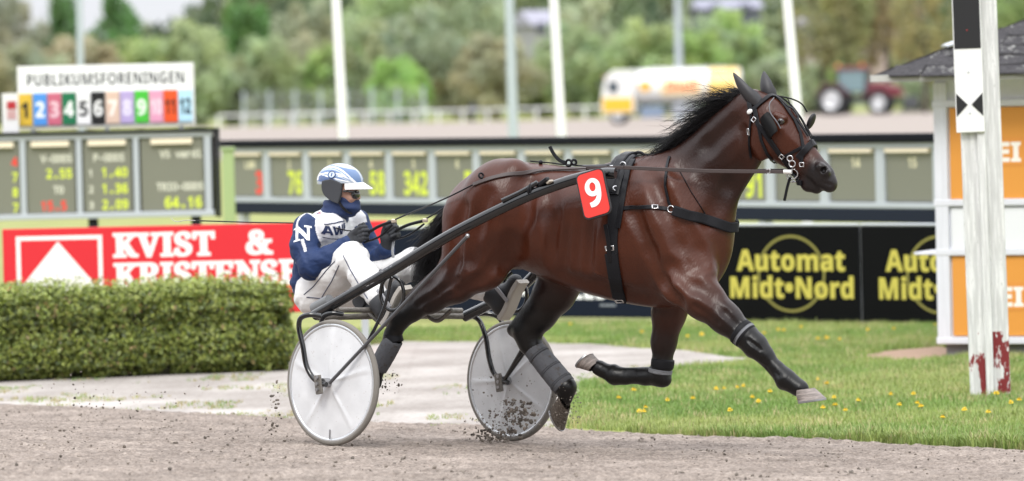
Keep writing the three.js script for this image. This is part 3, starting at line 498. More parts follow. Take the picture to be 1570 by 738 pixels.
const bushes = [[-30, 60, 150, brown], [55, 70, 150, willow], [130, 45, 130, willow], [215, 60, 140, fresh], [300, 40, 150, willow], [360, 88, 95, brown], [405, 60, 120, willow], [455, 45, 110, willow], [500, 80, 90, fresh], [550, 25, 150, willow], [610, 95, 100, fresh], [640, 20, 160, willow], [720, 70, 130, willow], [765, 60, 150, willow], [830, 85, 110, fresh], [880, 40, 150, willow], [935, 60, 130, willow], [985, 30, 150, willow], [1050, 45, 140, fresh], [1100, 40, 130, willow], [1150, 60, 110, fresh], [1190, 90, 90, brown]];
const where = ['left of the numbered sign', 'above the left end of the numbered sign', 'above the word on the numbered sign', 'above the middle of the numbered sign', 'above the right end of the numbered sign', 'brownish, just right of the numbered sign', 'above the left end of the mesh fence', 'over the mesh fence left of the first flagpole', 'low, right at the foot of the first flagpole', 'tall, right of the first flagpole', 'low, in front of the last mesh fence posts', 'tall, over the last mesh fence post', 'above the far person in dark clothes', 'just left of the thick lamp post', 'low, between lamp post and middle flagpole', 'just right of the middle flagpole', 'above the tanker cab', 'above the front of the tanker tank', 'above the middle of the tanker tank', 'above the tanker emblem end', 'left of the horse\'s ears', 'behind the horse\'s ears'];
bushes.forEach(([px, top, w, c], i) => tree('willow_bush', `${c === fresh ? 'fresh green' : c === brown ? 'dull brownish' : 'grey green'} bush ${where[i]}`, px, -372 - rr(0, 22), top, w, c.map(v => v * rr(0.88, 1.12)), { cat: 'bush', group: GB, low: 0.02, n: 3600, clumps: 46, leaf: 0.36 }));
const back = [[15, -30, 130, brown, 'bare brownish tree at the far left edge'], [95, -20, 90, dark, 'dark green tree left of the thin lamp post'], [180, -12, 80, dark, 'dark green tree right of the thin lamp post'], [378, -18, 85, dark, 'round deep green tree above the mesh fence'], [470, 5, 120, willow, 'grey green tree left of the first flagpole top'], [600, -30, 150, willow, 'tall grey green tree right of the first flagpole top'], [700, -40, 150, willow, 'tall grey green tree above the far person'], [905, -5, 130, willow, 'grey green tree right of the middle flagpole top'], [1120, 20, 130, fresh, 'fresh green tree under the long grey roof']];
back.forEach(([px, top, w, c, label]) => tree('broadleaf_tree', label, px, -425 - rr(0, 20), top, w, c.map(v => v * rr(0.9, 1.1)), { group: 'trees behind the bushes', low: 0.1, n: 3900, clumps: 48, leaf: 0.38 }));
[[1262, -60, 110, 'tall olive tree right of the third flagpole'], [1300, -60, 100, 'tall olive tree above the tractor cab'], [1362, -70, 120, 'tall olive tree right above the tractor hood'], [1420, -50, 110, 'tall olive tree beside the kiosk roof'], [1560, -30, 120, 'tall olive tree behind the kiosk roof']].forEach(([px, top, w, label]) => tree('olive_tree', label, px, -330 - rr(0, 20), top, w, olive.map(v => v * rr(0.85, 1.15)), { group: 'tall olive trees behind the tractor', low: 0.22, n: 1900, clumps: 46, leaf: 0.28 }));
[[1290, 90, 90, fresh], [1400, 100, 110, willow], [1240, 95, 80, willow], [1500, 70, 140, fresh]].forEach(([px, top, w, c], i) => tree('willow_bush', ['low bush behind the tractor cab', 'low bush right of the tractor', 'low bush left of the tractor', 'low bush behind the kiosk eave'][i], px, -352, top, w, c, { cat: 'bush', group: 'bushes behind the tractor', low: 0.0, n: 1600, leaf: 0.3 }));

// wooded hill with a few buildings
const hillH = (x, z) => INF + 0.6 + (-z - 480) * 0.072 * smooth(-480, -560, z) * (0.25 + 0.75 * smooth(-62, -34, x)) * (1 + 0.25 * Math.sin(x * 0.021 + 1)) + 4 * (n1(x * 0.004, z * 0.004) - 0.5);
{
  const g = new THREE.PlaneGeometry(700, 420, 70, 42).rotateX(-Math.PI / 2).translate(0, 0, -690), p = g.attributes.position;
  for (let i = 0; i < p.count; i++) { const x = p.getX(i), z = p.getZ(i); p.setY(i, z > -482 ? INF - 0.6 : hillH(x, z)); } g.computeVertexNormals();
  struct('hillside', g, mat([0.15, 0.19, 0.09], 1));
  // the wood on it reads as one mass
  const sh = p => p.clone(); sh.scale = V(1, 1, 1); const clump = leaves(170, 9, 0.17, [1, 1, 1], sh), im = new THREE.InstancedMesh(clump, leafMat([1, 1, 1]), 620), m = new THREE.Matrix4(), cc = new THREE.Color();
  for (let i = 0; i < 620; i++) { const x = rr(-110, 110), z = rr(-900, -510), s = rr(2.6, 5.2); m.compose(V(x, hillH(x, z) + s * 0.6, z), new THREE.Quaternion().setFromAxisAngle(V(0, 1, 0), rr(0, 6)), V(s, s * 1.1, s)); im.setMatrixAt(i, m); const k = rr(0.7, 1.2), gsh = rnd(); im.setColorAt(i, cc.setRGB(lerp(0.09, 0.20, gsh) * k, lerp(0.15, 0.23, gsh) * k, lerp(0.07, 0.09, gsh) * k)); }
  im.name = 'hillside_wood'; im.castShadow = im.receiveShadow = true; scene.add(im); tag(im, 'mixed green wood covering the far hillside', 'wood', null, 'stuff');
}
function farHouse(label, px, py, z, w, h, d, roofH, wallC, roofC, turn = 0.2) {
  const c = atZ(px, py, z), t = thing('house', label, 'house', [c.x, c.y - h, z], turn, 'buildings on the far hillside'), wm = mat(wallC, 0.7), s = new THREE.Shape(); s.moveTo(-d / 2 - 0.4, 0); s.lineTo(0, roofH); s.lineTo(d / 2 + 0.4, 0);
  const wall = mesh('wall', box(w, h + 3, d, 0, h / 2 - 1.5, 0), wm, t); mesh('roof', new THREE.ExtrudeGeometry(s, { depth: w + 0.8, bevelEnabled: false }).rotateY(Math.PI / 2).translate(-w / 2 - 0.4, h, 0), mat(roofC, 0.6), t);
  const n = Math.max(2, Math.round(w / 4)); for (let i = 0; i < n; i++) mesh('window', box(1.1, 1.2, 0.1, -w / 2 + (i + 0.5) * w / n, h * 0.55, d / 2 + 0.03), mat([0.06, 0.07, 0.09], 0.2), wall);
}
farHouse('low building with pale lilac roof between lamp post and middle flagpole', 822, 40, -470, 2.9, 0.6, 7, 1.7, [0.3, 0.3, 0.32], [0.30, 0.295, 0.36], 0.35);
farHouse('long grey building with pale lilac roof above the tanker', 1113, 14, -480, 6.6, 0.4, 7, 1.1, [0.10, 0.11, 0.14], [0.26, 0.26, 0.33], 0.1);
farHouse('pale house high behind the olive trees', 1335, 60, -460, 3, 1.6, 6, 1.2, [0.42, 0.33, 0.33], [0.30, 0.27, 0.29], 0.1);
farHouse('small pale house above the third flagpole', 1240, 40, -460, 2.4, 1.2, 6, 1.0, [0.40, 0.34, 0.36], [0.30, 0.29, 0.34], -0.1);
// ------------------------------------------------------------------ bodies: smooth-joined distance fields, meshed
function smin(a, b, k) { const h = Math.max(k - Math.abs(a - b), 0) / k; return Math.min(a, b) - h * h * k * 0.25; }
class Body {
  constructor() { this.p = []; this.cut = []; }
  cap(a, b, ra, rb, k = 0.04, col = 0, fz = 1) { a = arr(a); b = arr(b); const d = b.clone().sub(a); this.p.push({ t: 0, a, d, l: Math.max(d.lengthSq(), 1e-9), ra, rb, k, col, fz, m: a.clone().add(b).multiplyScalar(0.5), R: Math.sqrt(d.lengthSq()) / 2 + Math.max(ra, rb) * Math.max(1, fz) }); return this; }
  chain(list, k = 0.03) { for (let i = 1; i < list.length; i++) this.cap(list[i - 1][0], list[i][0], list[i - 1][1], list[i][1], i === 1 ? (list[0][3] ?? k) : k, list[i][2] ?? 0, list[i][4] ?? 1); return this; }
  ball(c, r, k = 0.03, col = 0, fz = 1) { return this.cap(c, arr(c).clone().add(V(1e-4, 0, 0)), r, r, k, col, fz); }
  sweep(st, k = 0.05, col = 0, sub = 4) {               // stations [centre, half depth, half width, colour] in the middle plane
    const pos = new THREE.CatmullRomCurve3(st.map(s => arr(s[0])), false, 'centripetal'), n = (st.length - 1) * sub, seg = [];
    const cat = (i, u, j) => { const g = q => st[clamp(q, 0, st.length - 1)][j], a = g(i - 1), b = g(i), c = g(i + 1), d = g(i + 2); return 0.5 * (2 * b + (c - a) * u + (2 * a - 5 * b + 4 * c - d) * u * u + (3 * b - a - 3 * c + d) * u * u * u); };
    for (let i = 0; i <= n; i++) { const u = i / n, q = pos.getPoint(u), e = Math.min(Math.floor(u * (st.length - 1)), st.length - 2), f = u * (st.length - 1) - e; seg.push([q.x, q.y, q.z, cat(e, f, 1), cat(e, f, 2)]); }
    this.p.push({ t: 1, seg, k, col }); return this;
  }
  groove(a, b, ra, rb, k = 0.03) { a = arr(a); b = arr(b); const d = b.clone().sub(a); this.cut.push({ a, d, l: Math.max(d.lengthSq(), 1e-9), ra, rb, k, m: a.clone().add(b).multiplyScalar(0.5), R: d.length() / 2 + Math.max(ra, rb) }); return this; }
  one(q, x, y, z) {
    if (q.t === 0) {
      const px = x - q.a.x, py = y - q.a.y, pz = z - q.a.z; let h = (px * q.d.x + py * q.d.y + pz * q.d.z) / q.l; h = h < 0 ? 0 : h > 1 ? 1 : h;
      const ex = px - h * q.d.x, ey = py - h * q.d.y, ez = (pz - h * q.d.z) / q.fz, r = q.ra + (q.rb - q.ra) * h; return (Math.sqrt(ex * ex + ey * ey + ez * ez) - r) * Math.min(1, q.fz);
    }
    let best = 1e9; const s = q.seg;
    for (let i = 1; i < s.length; i++) {
      const A = s[i - 1], B = s[i], dx = B[0] - A[0], dy = B[1] - A[1], l = dx * dx + dy * dy; let h = ((x - A[0]) * dx + (y - A[1]) * dy) / l; h = h < 0 ? 0 : h > 1 ? 1 : h;
      const ex = x - A[0] - h * dx, ey = y - A[1] - h * dy, a = A[3] + (B[3] - A[3]) * h, b = A[4] + (B[4] - A[4]) * h, ez = z - (A[2] + (B[2] - A[2]) * h), u = Math.sqrt(ex * ex + ey * ey) / a, w = ez / b;
      const r = Math.sqrt(u * u + w * w), d = (r - 1) * (r > 1e-6 ? Math.min(a, b) * 0.35 + 0.65 * Math.sqrt((u * a) ** 2 + (w * b) ** 2) / r : Math.min(a, b)); if (d < best) best = d;
    }
    return best;
  }
  f(x, y, z) {
    let d = 1e9;
    for (const q of this.p) { if (q.t === 0) { const mx = x - q.m.x, my = y - q.m.y, mz = z - q.m.z, lim = q.R + d + q.k; if (d < 1e8 && (lim < 0 || mx * mx + my * my + mz * mz > lim * lim)) continue; } const e = this.one(q, x, y, z); d = d > 1e8 ? e : smin(d, e, q.k); }
    for (const q of this.cut) { const lim = q.R + q.k + Math.max(0, -d), mx = x - q.m.x, my = y - q.m.y, mz = z - q.m.z; if (mx * mx + my * my + mz * mz > lim * lim) continue; const px = x - q.a.x, py = y - q.a.y, pz = z - q.a.z; let h = (px * q.d.x + py * q.d.y + pz * q.d.z) / q.l; h = clamp(h, 0, 1); const e = Math.hypot(px - h * q.d.x, py - h * q.d.y, pz - h * q.d.z) - (q.ra + (q.rb - q.ra) * h); d = -smin(-d, e, q.k); }
    if (this.extra) d = this.extra(d, x, y, z); return d;
  }
  normal(p, e = 0.004) { return V(this.f(p.x + e, p.y, p.z) - this.f(p.x - e, p.y, p.z), this.f(p.x, p.y + e, p.z) - this.f(p.x, p.y - e, p.z), this.f(p.x, p.y, p.z + e) - this.f(p.x, p.y, p.z - e)).normalize(); }
  tone(x, y, z, pal, soft = 0.02) { let w = 0; const c = [0, 0, 0]; for (const q of this.p) { const d = this.one(q, x, y, z); if (d > 0.14) continue; const k = Math.exp(-Math.max(d, -0.01) / soft); w += k; for (let i = 0; i < 3; i++) c[i] += k * pal[q.col][i]; } return w ? c.map(v => v / w) : pal[0]; }
  march(frame, px, py, off = 0.004, miss = 0.06) {       // the near skin that shows at a pixel
    const c = frame.local(camera.position), d0 = ray(px, py), d = V(d0.dot(frame.f), d0.y, d0.dot(frame.r)); let t = 20.5, best = 1e9, bt = t;
    for (let i = 0; i < 220 && t < 27; i++) { const e = this.f(c.x + d.x * t, c.y + d.y * t, c.z + d.z * t); if (e < best) { best = e; bt = t; } if (e < 0.0006) break; t += Math.max(e * 0.6, 0.0005); }
    const p = c.clone().addScaledVector(d, bt), n = this.normal(p); if (best > 0.0006) p.addScaledVector(n, -Math.min(best, miss)); return { p: p.addScaledVector(n, off), n, hit: best < 0.001 };
  }
}
function meshField(f, lo, hi, h, color, lip = 1.6) {     // sparse surface nets
  const nx = Math.ceil((hi[0] - lo[0]) / h) + 1, ny = Math.ceil((hi[1] - lo[1]) / h) + 1, nz = Math.ceil((hi[2] - lo[2]) / h) + 1, g = new Float32Array(nx * ny * nz).fill(9), B = 6, at = (i, j, k) => (k * ny + j) * nx + i;
  for (let k = 0; k < nz; k += B) for (let j = 0; j < ny; j += B) for (let i = 0; i < nx; i += B) {
    const c = f(lo[0] + (i + B / 2) * h, lo[1] + (j + B / 2) * h, lo[2] + (k + B / 2) * h), skip = Math.abs(c) > B * h * 0.9 * lip + h;
    for (let c2 = k; c2 < Math.min(k + B, nz); c2++) for (let b = j; b < Math.min(j + B, ny); b++) for (let a = i; a < Math.min(i + B, nx); a++) g[at(a, b, c2)] = skip ? c : f(lo[0] + a * h, lo[1] + b * h, lo[2] + c2 * h);
  }
  const id = new Int32Array(nx * ny * nz).fill(-1), pos = [], idx = [];
  const E = [[0, 1], [2, 3], [4, 5], [6, 7], [0, 2], [1, 3], [4, 6], [5, 7], [0, 4], [1, 5], [2, 6], [3, 7]], v = new Float64Array(8);
  for (let k = 0; k < nz - 1; k++) for (let j = 0; j < ny - 1; j++) for (let i = 0; i < nx - 1; i++) {
    let m = 0; for (let q = 0; q < 8; q++) { v[q] = g[at(i + (q & 1), j + ((q >> 1) & 1), k + (q >> 2))]; if (v[q] < 0) m |= 1 << q; } if (m === 0 || m === 255) continue;
    let x = 0, y = 0, z = 0, n = 0; for (const [a, b] of E) if (((m >> a) ^ (m >> b)) & 1) { const t = v[a] / (v[a] - v[b]); x += (a & 1) + t * ((b & 1) - (a & 1)); y += ((a >> 1) & 1) + t * (((b >> 1) & 1) - ((a >> 1) & 1)); z += (a >> 2) + t * ((b >> 2) - (a >> 2)); n++; }
    id[at(i, j, k)] = pos.length / 3; pos.push(lo[0] + (i + x / n) * h, lo[1] + (j + y / n) * h, lo[2] + (k + z / n) * h);
  }
  const quad = (a, b, c, d, flip) => { if (a < 0 || b < 0 || c < 0 || d < 0) return; flip ? idx.push(a, c, b, a, d, c) : idx.push(a, b, c, a, c, d); };
  for (let k = 1; k < nz - 1; k++) for (let j = 1; j < ny - 1; j++) for (let i = 1; i < nx - 1; i++) {
    const s = g[at(i, j, k)] < 0;
    if (s !== g[at(i + 1, j, k)] < 0) quad(id[at(i, j - 1, k - 1)], id[at(i, j, k - 1)], id[at(i, j, k)], id[at(i, j - 1, k)], !s);
    if (s !== g[at(i, j + 1, k)] < 0) quad(id[at(i - 1, j, k - 1)], id[at(i, j, k - 1)], id[at(i, j, k)], id[at(i - 1, j, k)], s);
    if (s !== g[at(i, j, k + 1)] < 0) quad(id[at(i - 1, j - 1, k)], id[at(i, j - 1, k)], id[at(i, j, k)], id[at(i - 1, j, k)], !s);
  }
  const geo = new THREE.BufferGeometry(); geo.setAttribute('position', new THREE.Float32BufferAttribute(pos, 3)); geo.setIndex(idx);
  const nor = new Float32Array(pos.length), e = h * 0.6;
  for (let i = 0; i < pos.length; i += 3) { const [x, y, z] = [pos[i], pos[i + 1], pos[i + 2]], n = V(f(x + e, y, z) - f(x - e, y, z), f(x, y + e, z) - f(x, y - e, z), f(x, y, z + e) - f(x, y, z - e)).normalize(); nor.set([n.x, n.y, n.z], i); }
  geo.setAttribute('normal', new THREE.BufferAttribute(nor, 3));
  if (color) { const c = new Float32Array(pos.length); for (let i = 0; i < pos.length; i += 3) c.set(color(pos[i], pos[i + 1], pos[i + 2], nor[i], nor[i + 1], nor[i + 2]), i); geo.setAttribute('color', new THREE.BufferAttribute(c, 3)); }
  return geo;
}
function n3(x, y, z) { return (n1(x, y) + n1(y + 0.37, z) + n1(z + 0.71, x)) / 3 - 0.5; }

// ------------------------------------------------------------------ the horse: a bay trotter in suspension
const padPt = atZ(975, 300, 0.30), HF = new Frame(V(padPt.x, 0, padPt.z), 28);
const H = (px, py, s = 0) => HF.at(px, py, s);
const horseGroup = thing('horse', 'bay trotting horse with black legs in full stride pulling the sulky', 'horse', [HF.o.x, 0, HF.o.z], -HF.yaw);
const hb = new Body();
// colours: 0 barrel, 1 neck, 2 head, 3 black points, 4 upper leg, 5 muzzle, 6 shoulder
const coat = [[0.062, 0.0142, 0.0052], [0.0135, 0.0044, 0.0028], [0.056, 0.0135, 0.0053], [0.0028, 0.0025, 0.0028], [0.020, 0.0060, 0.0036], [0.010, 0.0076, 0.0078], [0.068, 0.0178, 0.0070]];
{
  const S = (px, top, bot, w) => { const a = H(px, top), b = H(px, bot); return [V((a.x + b.x) / 2, (a.y + b.y) / 2, 0), (a.y - b.y) / 2, w]; };
  hb.sweep([S(722, 292, 352, 0.10), S(740, 270, 392, 0.19), S(772, 253, 412, 0.255), S(815, 251, 414, 0.275), S(860, 255, 430, 0.285), S(900, 257, 446, 0.30), S(940, 252, 458, 0.295), S(975, 243, 466, 0.265), S(1006, 240, 471, 0.228), S(1024, 252, 470, 0.198), S(1034, 292, 460, 0.165), S(1040, 335, 448, 0.125)], 0.05, 0, 9);
  // neck and head
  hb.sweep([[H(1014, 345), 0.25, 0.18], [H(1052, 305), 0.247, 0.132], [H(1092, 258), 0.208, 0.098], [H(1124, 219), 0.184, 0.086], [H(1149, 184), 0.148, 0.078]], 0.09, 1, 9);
  hb.sweep([[H(1156, 164), 0.080, 0.072], [H(1180, 190), 0.136, 0.098], [H(1203, 214), 0.122, 0.086], [H(1226, 238), 0.092, 0.064], [H(1246, 257), 0.072, 0.054], [H(1261, 269), 0.062, 0.057], [H(1266, 274), 0.050, 0.05]], 0.035, 2, 8);
  const B = (a, b, ra, rb, k, c, fz) => hb.cap(a, b, ra, rb, k, c, fz);
  for (const s of [1, -1]) {                              // jowl, cheekbone, brow, nostril rim on both sides
    B(H(1173, 214, 0.068 * s), H(1163, 226, 0.064 * s), 0.088, 0.072, 0.03, 2, 0.42);
    B(H(1200, 199, 0.082 * s), H(1230, 231, 0.050 * s), 0.013, 0.008, 0.03, 2);
    B(H(1190, 177, 0.085 * s), H(1203, 181, 0.082 * s), 0.016, 0.014, 0.025, 2);
    hb.ball(H(1197, 186, 0.080 * s), 0.020, 0.02, 2);
    B(H(1258, 256, 0.047 * s), H(1266, 264, 0.045 * s), 0.022, 0.022, 0.02, 5);
    hb.groove(H(1260, 262, 0.080 * s), H(1264, 261, 0.048 * s), 0.010, 0.016, 0.012);
    hb.groove(H(1246, 276, 0.075 * s), H(1278, 285, 0.034 * s), 0.004, 0.008, 0.012);
    hb.groove(H(1208, 205, 0.112 * s), H(1232, 238, 0.082 * s), 0.020, 0.014, 0.04);
  }
  B(H(1262, 276, 0), H(1272, 283, 0), 0.046, 0.040, 0.02, 5); B(H(1236, 277, 0), H(1252, 288, 0), 0.036, 0.031, 0.02, 5); hb.ball(H(1239, 284, 0), 0.034, 0.02, 5);
  // hindquarters
  for (const s of [1, -1]) { hb.ball(H(768, 290, 0.125 * s), 0.155, 0.08, 0); hb.ball(H(790, 262, 0.16 * s), 0.05, 0.07, 0); B(H(728, 308, 0.06 * s), H(720, 340, 0.09 * s), 0.085, 0.095, 0.07, 0); }
  // right hind, driving back
  B(H(757, 315, 0.17), H(737, 408, 0.175), 0.155, 0.125, 0.08, 0, 0.9); B(H(712, 330, 0.15), H(702, 400, 0.155), 0.105, 0.088, 0.07, 0); B(H(768, 360, 0.17), H(752, 412, 0.185), 0.10, 0.075, 0.07, 0, 0.8);
  hb.chain([[H(733, 413, 0.175), 0.112], [H(700, 437, 0.165), 0.090, 4], [H(662, 461, 0.15), 0.061, 4], [H(632, 478, 0.14), 0.047, 3], [H(614, 488, 0.135), 0.052, 3], [H(602, 513, 0.13), 0.040, 3], [H(578, 566, 0.125), 0.034, 3], [H(570, 586, 0.125), 0.045, 3], [H(556, 606, 0.125), 0.035, 3], [H(550, 612, 0.125), 0.040, 3]], 0.035);
  B(H(684, 412, 0.155), H(624, 461, 0.138), 0.045, 0.022, 0.05, 4); B(H(618, 482, 0.135), H(622, 464, 0.135), 0.034, 0.028, 0.02, 3);
  // left hind, swinging forward
  B(H(800, 330, -0.16), H(868, 415, -0.17), 0.15, 0.12, 0.08, 0); 
  hb.chain([[H(868, 418, -0.17), 0.115], [H(850, 450, -0.165), 0.105, 4], [H(828, 482, -0.155), 0.082, 3], [H(808, 508, -0.15), 0.070, 3], [H(813, 528, -0.148), 0.052, 3], [H(858, 582, -0.14), 0.036, 3], [H(868, 594, -0.14), 0.047, 3], [H(867, 612, -0.14), 0.036, 3]], 0.04);
  B(H(826, 462, -0.155), H(786, 506, -0.15), 0.030, 0.030, 0.04, 3);
  // right fore, reaching out
  B(H(1020, 300, 0.15), H(1070, 418, 0.15), 0.12, 0.085, 0.08, 6, 0.8); B(H(1010, 350, 0.17), H(1040, 436, 0.175), 0.13, 0.100, 0.08, 6, 0.75); hb.ball(H(1074, 424, 0.14), 0.072, 0.05, 6);
  hb.chain([[H(1052, 436, 0.175), 0.112], [H(1080, 460, 0.172), 0.100, 6], [H(1113, 489, 0.165), 0.076, 4], [H(1142, 514, 0.16), 0.060, 3], [H(1159, 531, 0.16), 0.058, 3], [H(1173, 545, 0.16), 0.040, 3], [H(1193, 567, 0.16), 0.032, 3], [H(1205, 582, 0.16), 0.047, 3], [H(1220, 592, 0.16), 0.036, 3], [H(1228, 597, 0.16), 0.042, 3]], 0.035);
  B(H(1163, 547, 0.16), H(1192, 578, 0.16), 0.019, 0.020, 0.010, 3); hb.ball(H(1200, 589, 0.16), 0.026, 0.015, 3); B(H(1152, 521, 0.185), H(1166, 536, 0.185), 0.022, 0.020, 0.012, 3); hb.ball(H(1152, 540, 0.16), 0.026, 0.015, 3); B(H(992, 569, -0.155), H(952, 569, -0.155), 0.018, 0.019, 0.010, 3); hb.ball(H(942, 566, -0.155), 0.024, 0.014, 3); hb.ball(H(1020, 584, -0.15), 0.030, 0.02, 3);
  // left fore, folded back
  B(H(1022, 340, -0.13), H(1042, 425, -0.135), 0.11, 0.085, 0.08, 0, 0.75);
  hb.chain([[H(1036, 440, -0.16), 0.110], [H(1026, 480, -0.16), 0.086, 0], [H(1018, 525, -0.158), 0.064, 4], [H(1015, 560, -0.155), 0.050, 3], [H(1011, 577, -0.155), 0.050, 3], [H(990, 579, -0.155), 0.037, 3], [H(958, 580, -0.155), 0.030, 3], [H(943, 577, -0.155), 0.044, 3], [H(925, 568, -0.155), 0.034, 3], [H(918, 564, -0.155), 0.04, 3]], 0.03);
  // muscle lines: shallow valleys laid along the skin
  const line = (pix, r, depth, k = 0.05) => { const q = pix.map(([x, y]) => { const m = hb.march(HF, x, y, 0); return m.p.addScaledVector(m.n, r - depth); }); for (let i = 1; i < q.length; i++) lines.push([q[i - 1], q[i], r, k]); }, lines = [];
  line([[1000, 268], [1022, 320], [1045, 375], [1062, 412]], 0.04, 0.016); line([[975, 330], [996, 385], [1015, 430], [1040, 462]], 0.035, 0.020, 0.04); line([[1052, 345], [1072, 385], [1080, 402]], 0.03, 0.012);
  line([[1030, 410], [1062, 438], [1092, 452]], 0.03, 0.010); line([[1080, 450], [1112, 480], [1130, 498]], 0.018, 0.008, 0.025); line([[1066, 470], [1100, 495]], 0.015, 0.006, 0.02);
  line([[812, 285], [800, 330], [788, 375], [776, 404]], 0.05, 0.024, 0.06); line([[712, 318], [702, 360], [700, 404], [690, 428]], 0.03, 0.012, 0.04); line([[745, 300], [730, 350], [722, 400]], 0.04, 0.010, 0.05); line([[765, 395], [735, 428], [705, 445]], 0.03, 0.010, 0.035);
  line([[700, 428], [668, 452], [640, 468]], 0.02, 0.009, 0.025); line([[690, 452], [655, 474]], 0.018, 0.007, 0.02);
  line([[1085, 335], [1118, 285], [1148, 240]], 0.035, 0.012); line([[1040, 262], [1085, 225], [1125, 190]], 0.04, 0.008); line([[860, 420], [920, 440], [985, 455]], 0.05, 0.008, 0.06); line([[845, 300], [850, 370]], 0.05, 0.006); line([[1140, 200], [1146, 235]], 0.02, 0.010, 0.03);
  line([[1148, 522], [1166, 536]], 0.010, 0.005, 0.012); line([[1170, 552], [1194, 576]], 0.008, 0.005, 0.012);
  for (const [a, b, r, k] of lines) hb.groove(a, b, r, r, k);
  for (let i = 0; i < 4; i++) { const a = hb.march(HF, 858 + i * 17, 330 - i * 3, 0), b = hb.march(HF, 846 + i * 18, 408 + i * 3, 0); hb.groove(a.p.addScaledVector(a.n, 0.0385), b.p.addScaledVector(b.n, 0.0385), 0.040, 0.040, 0.03); }
  // raised veins and tendons on the working legs
  const vein = (pix, r) => { const q = pix.map(([x, y]) => hb.march(HF, x, y, -r * 0.35).p); for (let i = 1; i < q.length; i++) hb.cap(q[i - 1], q[i], r, r, 0.014, 0); };
  vein([[1010, 388], [1030, 405], [1042, 430]], 0.0045); vein([[858, 395], [885, 402], [915, 420], [930, 428]], 0.004); vein([[742, 410], [722, 430], [700, 448]], 0.004);
  const noise = (x, y, z) => 0.008 * n3(x * 0.55, y * 0.55, z * 0.55) + 0.005 * n3(x * 1.7, y * 1.4, z * 1.7) + 0.0016 * n3(x * 5, y * 4, z * 5);
  hb.extra = (d, x, y, z) => Math.abs(d) < 0.06 ? d + noise(x, y, z) : d;
}
const muz = H(1264, 274, 0), hCorner = [H(540, 640), H(1300, 130)];
const coatMat = mat([1, 1, 1], 0.37, { vertexColors: true, specularIntensity: 0.72, bumpMap: dataTex(256, (u, v) => n2(u * 4, v * 2)), bumpScale: 0.0016 });
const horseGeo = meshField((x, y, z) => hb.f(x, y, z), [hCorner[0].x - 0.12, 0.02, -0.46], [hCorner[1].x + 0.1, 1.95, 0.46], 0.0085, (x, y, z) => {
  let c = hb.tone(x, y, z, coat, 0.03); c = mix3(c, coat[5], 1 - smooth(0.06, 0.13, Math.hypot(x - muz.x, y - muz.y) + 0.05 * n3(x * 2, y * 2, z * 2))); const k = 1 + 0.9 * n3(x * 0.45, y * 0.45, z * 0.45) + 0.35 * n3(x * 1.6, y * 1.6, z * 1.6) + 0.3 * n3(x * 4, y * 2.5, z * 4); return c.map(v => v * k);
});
{ const p = horseGeo.attributes.position, uv = new Float32Array(p.count * 2); for (let i = 0; i < p.count; i++) { uv[2 * i] = p.getX(i) * 1.5; uv[2 * i + 1] = (p.getY(i) + p.getZ(i) * 0.6) * 1.5; } horseGeo.setAttribute('uv', new THREE.BufferAttribute(uv, 2)); }
mesh('body', horseGeo, coatMat, horseGroup);
// hooves
const horn = mat([0.46, 0.42, 0.41], 0.6, { map: dataTex(128, (u, v) => { const k = 0.75 + 0.5 * (n2(u * 0.4, v * 3) - 0.5) + 0.4 * (n1(u, v) - 0.5); return [k, k * 0.97, k * 0.94]; }, true), bumpMap: fineBump, bumpScale: 0.004 }), dirtyHorn = mat([0.085, 0.066, 0.052], 0.95, { bumpMap: fineBump, bumpScale: 0.02 }), steel = mat([0.35, 0.35, 0.36], 0.35, { metalness: 0.8 });
function hoof(cor, toe, heel, w, m, label) {               // coronet centre, toe and heel of the sole: a slanted truncated cone
  cor = arr(cor); toe = arr(toe); heel = arr(heel); const fw = toe.clone().sub(heel), L = fw.length(); fw.normalize(); const side = V(0, 0, 1), up = V(0, 0, 0).crossVectors(side, fw).normalize(); if (up.dot(cor.clone().sub(heel)) < 0) up.negate();
  const c0 = heel.clone().lerp(toe, 0.5), pos = [], idx = [], uv = [], R = 28, rows = 6;
  for (let j = 0; j <= rows; j++) { const t = j / rows; const c = c0.clone().lerp(cor, t), rl = lerp(L / 2, L * 0.34, t), rw = lerp(w / 2, w * 0.40, t) * (1 + 0.015 * Math.sin(j * 3)); for (let i = 0; i <= R; i++) { const a = i / R * Math.PI * 2, ca = Math.cos(a), sa = Math.sin(a), q = c.clone().addScaledVector(fw, ca * rl * (ca < 0 ? 0.86 : 1)).addScaledVector(side, sa * rw); pos.push(q.x, q.y, q.z); uv.push(i / R, t); if (i && j) { const p = j * (R + 1) + i; idx.push(p, p - 1, p - R - 1, p - 1, p - R - 2, p - R - 1); } } }
  const cen = pos.length / 3; const q = c0.clone().addScaledVector(up, 0.012); pos.push(q.x, q.y, q.z); uv.push(0.5, 0); for (let i = 1; i <= R; i++) idx.push(cen, i - 1, i);
  const g = new THREE.BufferGeometry(); g.setAttribute('position', new THREE.Float32BufferAttribute(pos, 3)); g.setAttribute('uv', new THREE.Float32BufferAttribute(uv, 2)); g.setIndex(idx); g.computeVertexNormals();
  const o = mesh('hoof', g, m, horseGroup); if (label) o.userData.label = label;
  const sh = []; for (let i = 0; i <= 20; i++) { const a = -2.3 + 4.6 * i / 20, p = c0.clone().addScaledVector(up, -0.003).addScaledVector(fw, Math.cos(a) * L * 0.44).addScaledVector(side, Math.sin(a) * w * 0.42); sh.push(p); }
  mesh('horseshoe', strap(sh, 0.02, 0.008, [up.clone().negate()], 24), steel, o);
}
hoof(H(1233, 597, 0.16), H(1266, 611, 0.16), H(1222, 617, 0.16), 0.125, horn);
hoof(H(913, 562, -0.155), H(886, 564, -0.155), H(908, 541, -0.155), 0.12, horn);
